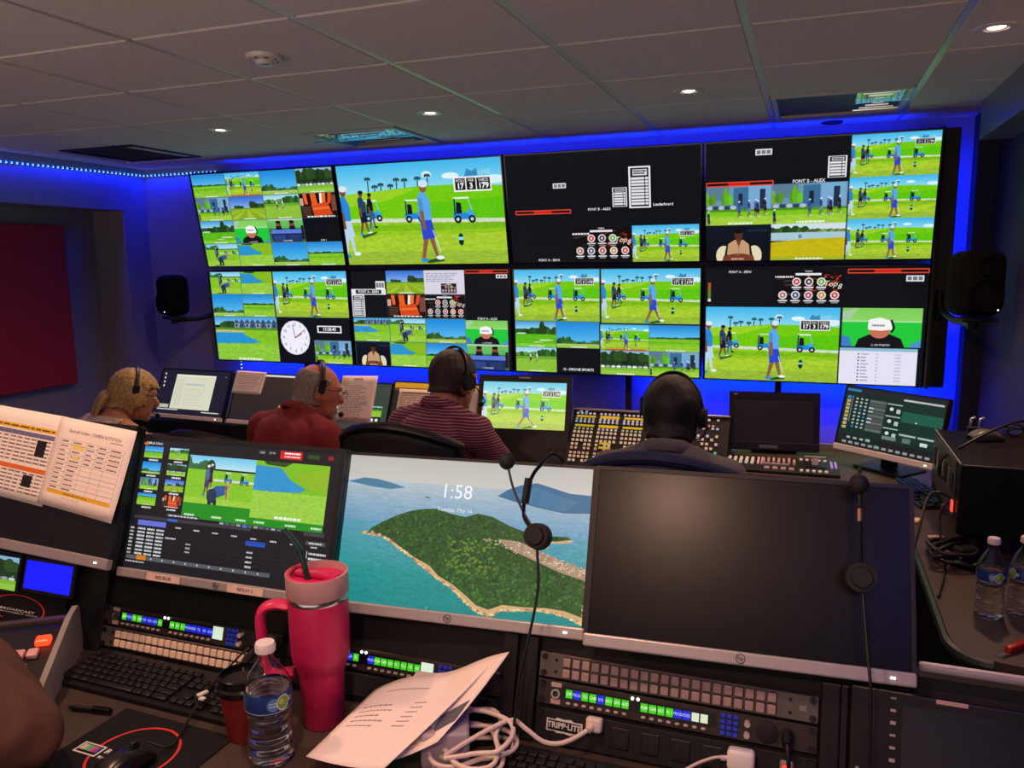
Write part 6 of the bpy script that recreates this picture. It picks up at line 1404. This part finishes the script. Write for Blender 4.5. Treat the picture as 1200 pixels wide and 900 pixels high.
for x in (-.015, .012): B().tube([(x, 0, .02), (x, .0, .05), (x+.012, 0, .056)], .005, 10).build('post', M_CHROME, t, True)
t = thing('eyeglasses', 'black folded eyeglasses on the far end of the equipment case', 'glasses', (.69, 3.0, DZ+.281), R(20))
for s in (-1, 1): B().tube([(s*.034+.026*math.cos(a), 0, .02+.019*math.sin(a)) for a in np.linspace(0, 2*PI, 25)], .0025, 8).build('rim', M_BLACK, t, True)
for s in (-1, 1): B().tube([(s*.06, .0, .028), (s*.06, .03, .028), (-s*.05, .035+.008*s, .008)], .0025, 8, smooth=4).build('temple_arm', M_BLACK, t, True)
B().tube([(-.009, 0, .024), (0, 0, .028), (.009, 0, .024)], .0022, 8).build('bridge', M_BLACK, t, True)
t = thing('black_cable', 'black cable arching over the equipment case from the right frame edge', 'cable', (.42, 2.70, DZ)); inv = t.matrix_world.inverted()
B().tube([(.80, 3.0, 1.0535), (.72, 2.95, 1.115), (.64, 2.88, 1.12), (.55, 2.80, 1.10), (.47, 2.75, 1.06), (.415, 2.74, 1.02), (.405, 2.735, .97), (.42, 2.73, .955)], .0045, 8, smooth=6).build('cable', M_CABLEB, t, True, M=inv)
t = thing('black_cable', 'thin black cables drooping from the case side towards the dark monitor', 'cable', (.40, 2.6, DZ)); inv = t.matrix_world.inverted()
B().tube([(.42, 2.60, .93), (.39, 2.60, .945), (.36, 2.59, .93), (.33, 2.5, .86), (.30, 2.4, .76), (.29, 2.3, .60), (.28, 2.2, .4), (.27, 2.1, .004)], .004, 8, smooth=6).build('cable', M_CABLEB, t, True, M=inv)
B().tube([(.42, 2.62, .91), (.40, 2.60, .90), (.395, 2.58, .84), (.40, 2.5, .776), (.38, 2.36, .776), (.345, 2.2, .776)], .0035, 8, smooth=6).build('cable', M_CABLEB, t, True, M=inv)
r = np.random.default_rng(9)
t = thing('cable_tangle', 'heap of black cables and plugs under the equipment case by the green marker', 'cable', (.42, 2.50, DZ)); inv = t.matrix_world.inverted()
for k in range(4):
    B().tube([(.42+.06*math.cos(a*1.3+k)+.01*r.random(), 2.50+.085*math.sin(a+k*1.7), DZ+.006+.012*k+.012*r.random()) for a in np.linspace(0, 7, 16)], .006, 7, smooth=4).build('cable', M_CABLEB, t, True, M=inv)
B().box((.45, 2.47, DZ+.03), (.06, .04, .055), rot=RZ(.4), bev=.006).build('plug_block', M_BLACKM, t, M=inv)
t = thing('green_marker', 'small bright green marker pen on the cable heap', 'marker', (.395, 2.585, DZ), R(60)); B().tube([(-.03, 0, .008), (.018, 0, .008)], .0075, 12).build('barrel', pm('bright_green', '3cb878', .4), t, True); B().tube([(.018, 0, .008), (.042, 0, .008)], .006, 12).build('cap', M_BLACK, t, True)
def tag_paper(label, x, y, rz):
    o = B().box((0, 0, .004), (.045, .02, .007), bev=.003).build('crumpled_tissue', pm('tissue', 'd8b8a4', .8), None); o.matrix_world = T(x, y, DZ) @ Matrix.Rotation(rz, 4, 'Z'); tag(o, label, 'paper scrap', 'scraps on the right-hand desk')
tag_paper('small pale scrap right under the case corner', .405, 2.70, .4); tag_paper('small pale scrap beside the top right corner of the dark monitor', .368, 2.86, 1.2)
t = thing('pocket_knife', 'red and silver folding pocket knife on the corner of the right desk', 'knife', (.462, 1.945, DZ), R(46))
B().box((.012, 0, .010), (.075, .018, .015), bev=.005).build('handle', pm('knife_red', '9c1c1c', .35), t, True); B().box((-.008, -.001, .0015), (.10, .02, .003), bev=.001, seg=1).build('liner', M_CHROME, t); B().prism([(-.062, -.006), (-.03, -.010), (-.03, .004)], .002, .005).build('opener', M_CHROME, t)

# ---- the person at the left of the near desk
M_BROWN = pm('brown_jumper', '4a2c22', .95, noise=.12, scale=140, bump=.25)
rp, Hp = person('person in a brown jumper at the bottom left edge, bent right arm in view', (-1.66, .52, 0), R(18), 1.36, R(6), R(20), R(0), R(0), M_BROWN, 1.97, hair_short(H_BROWN), wrinkle=.0035, elbows=[(-.27, .20, .86), (.58, .15, .89)], wrists=[(-.16, .42, .85), (.30, .44, .88)], collar=False, width=1.05)
office_chair('black office chair under the person in brown', (-1.66, .49, 0), R(18), .43, .98, F_BLACK)
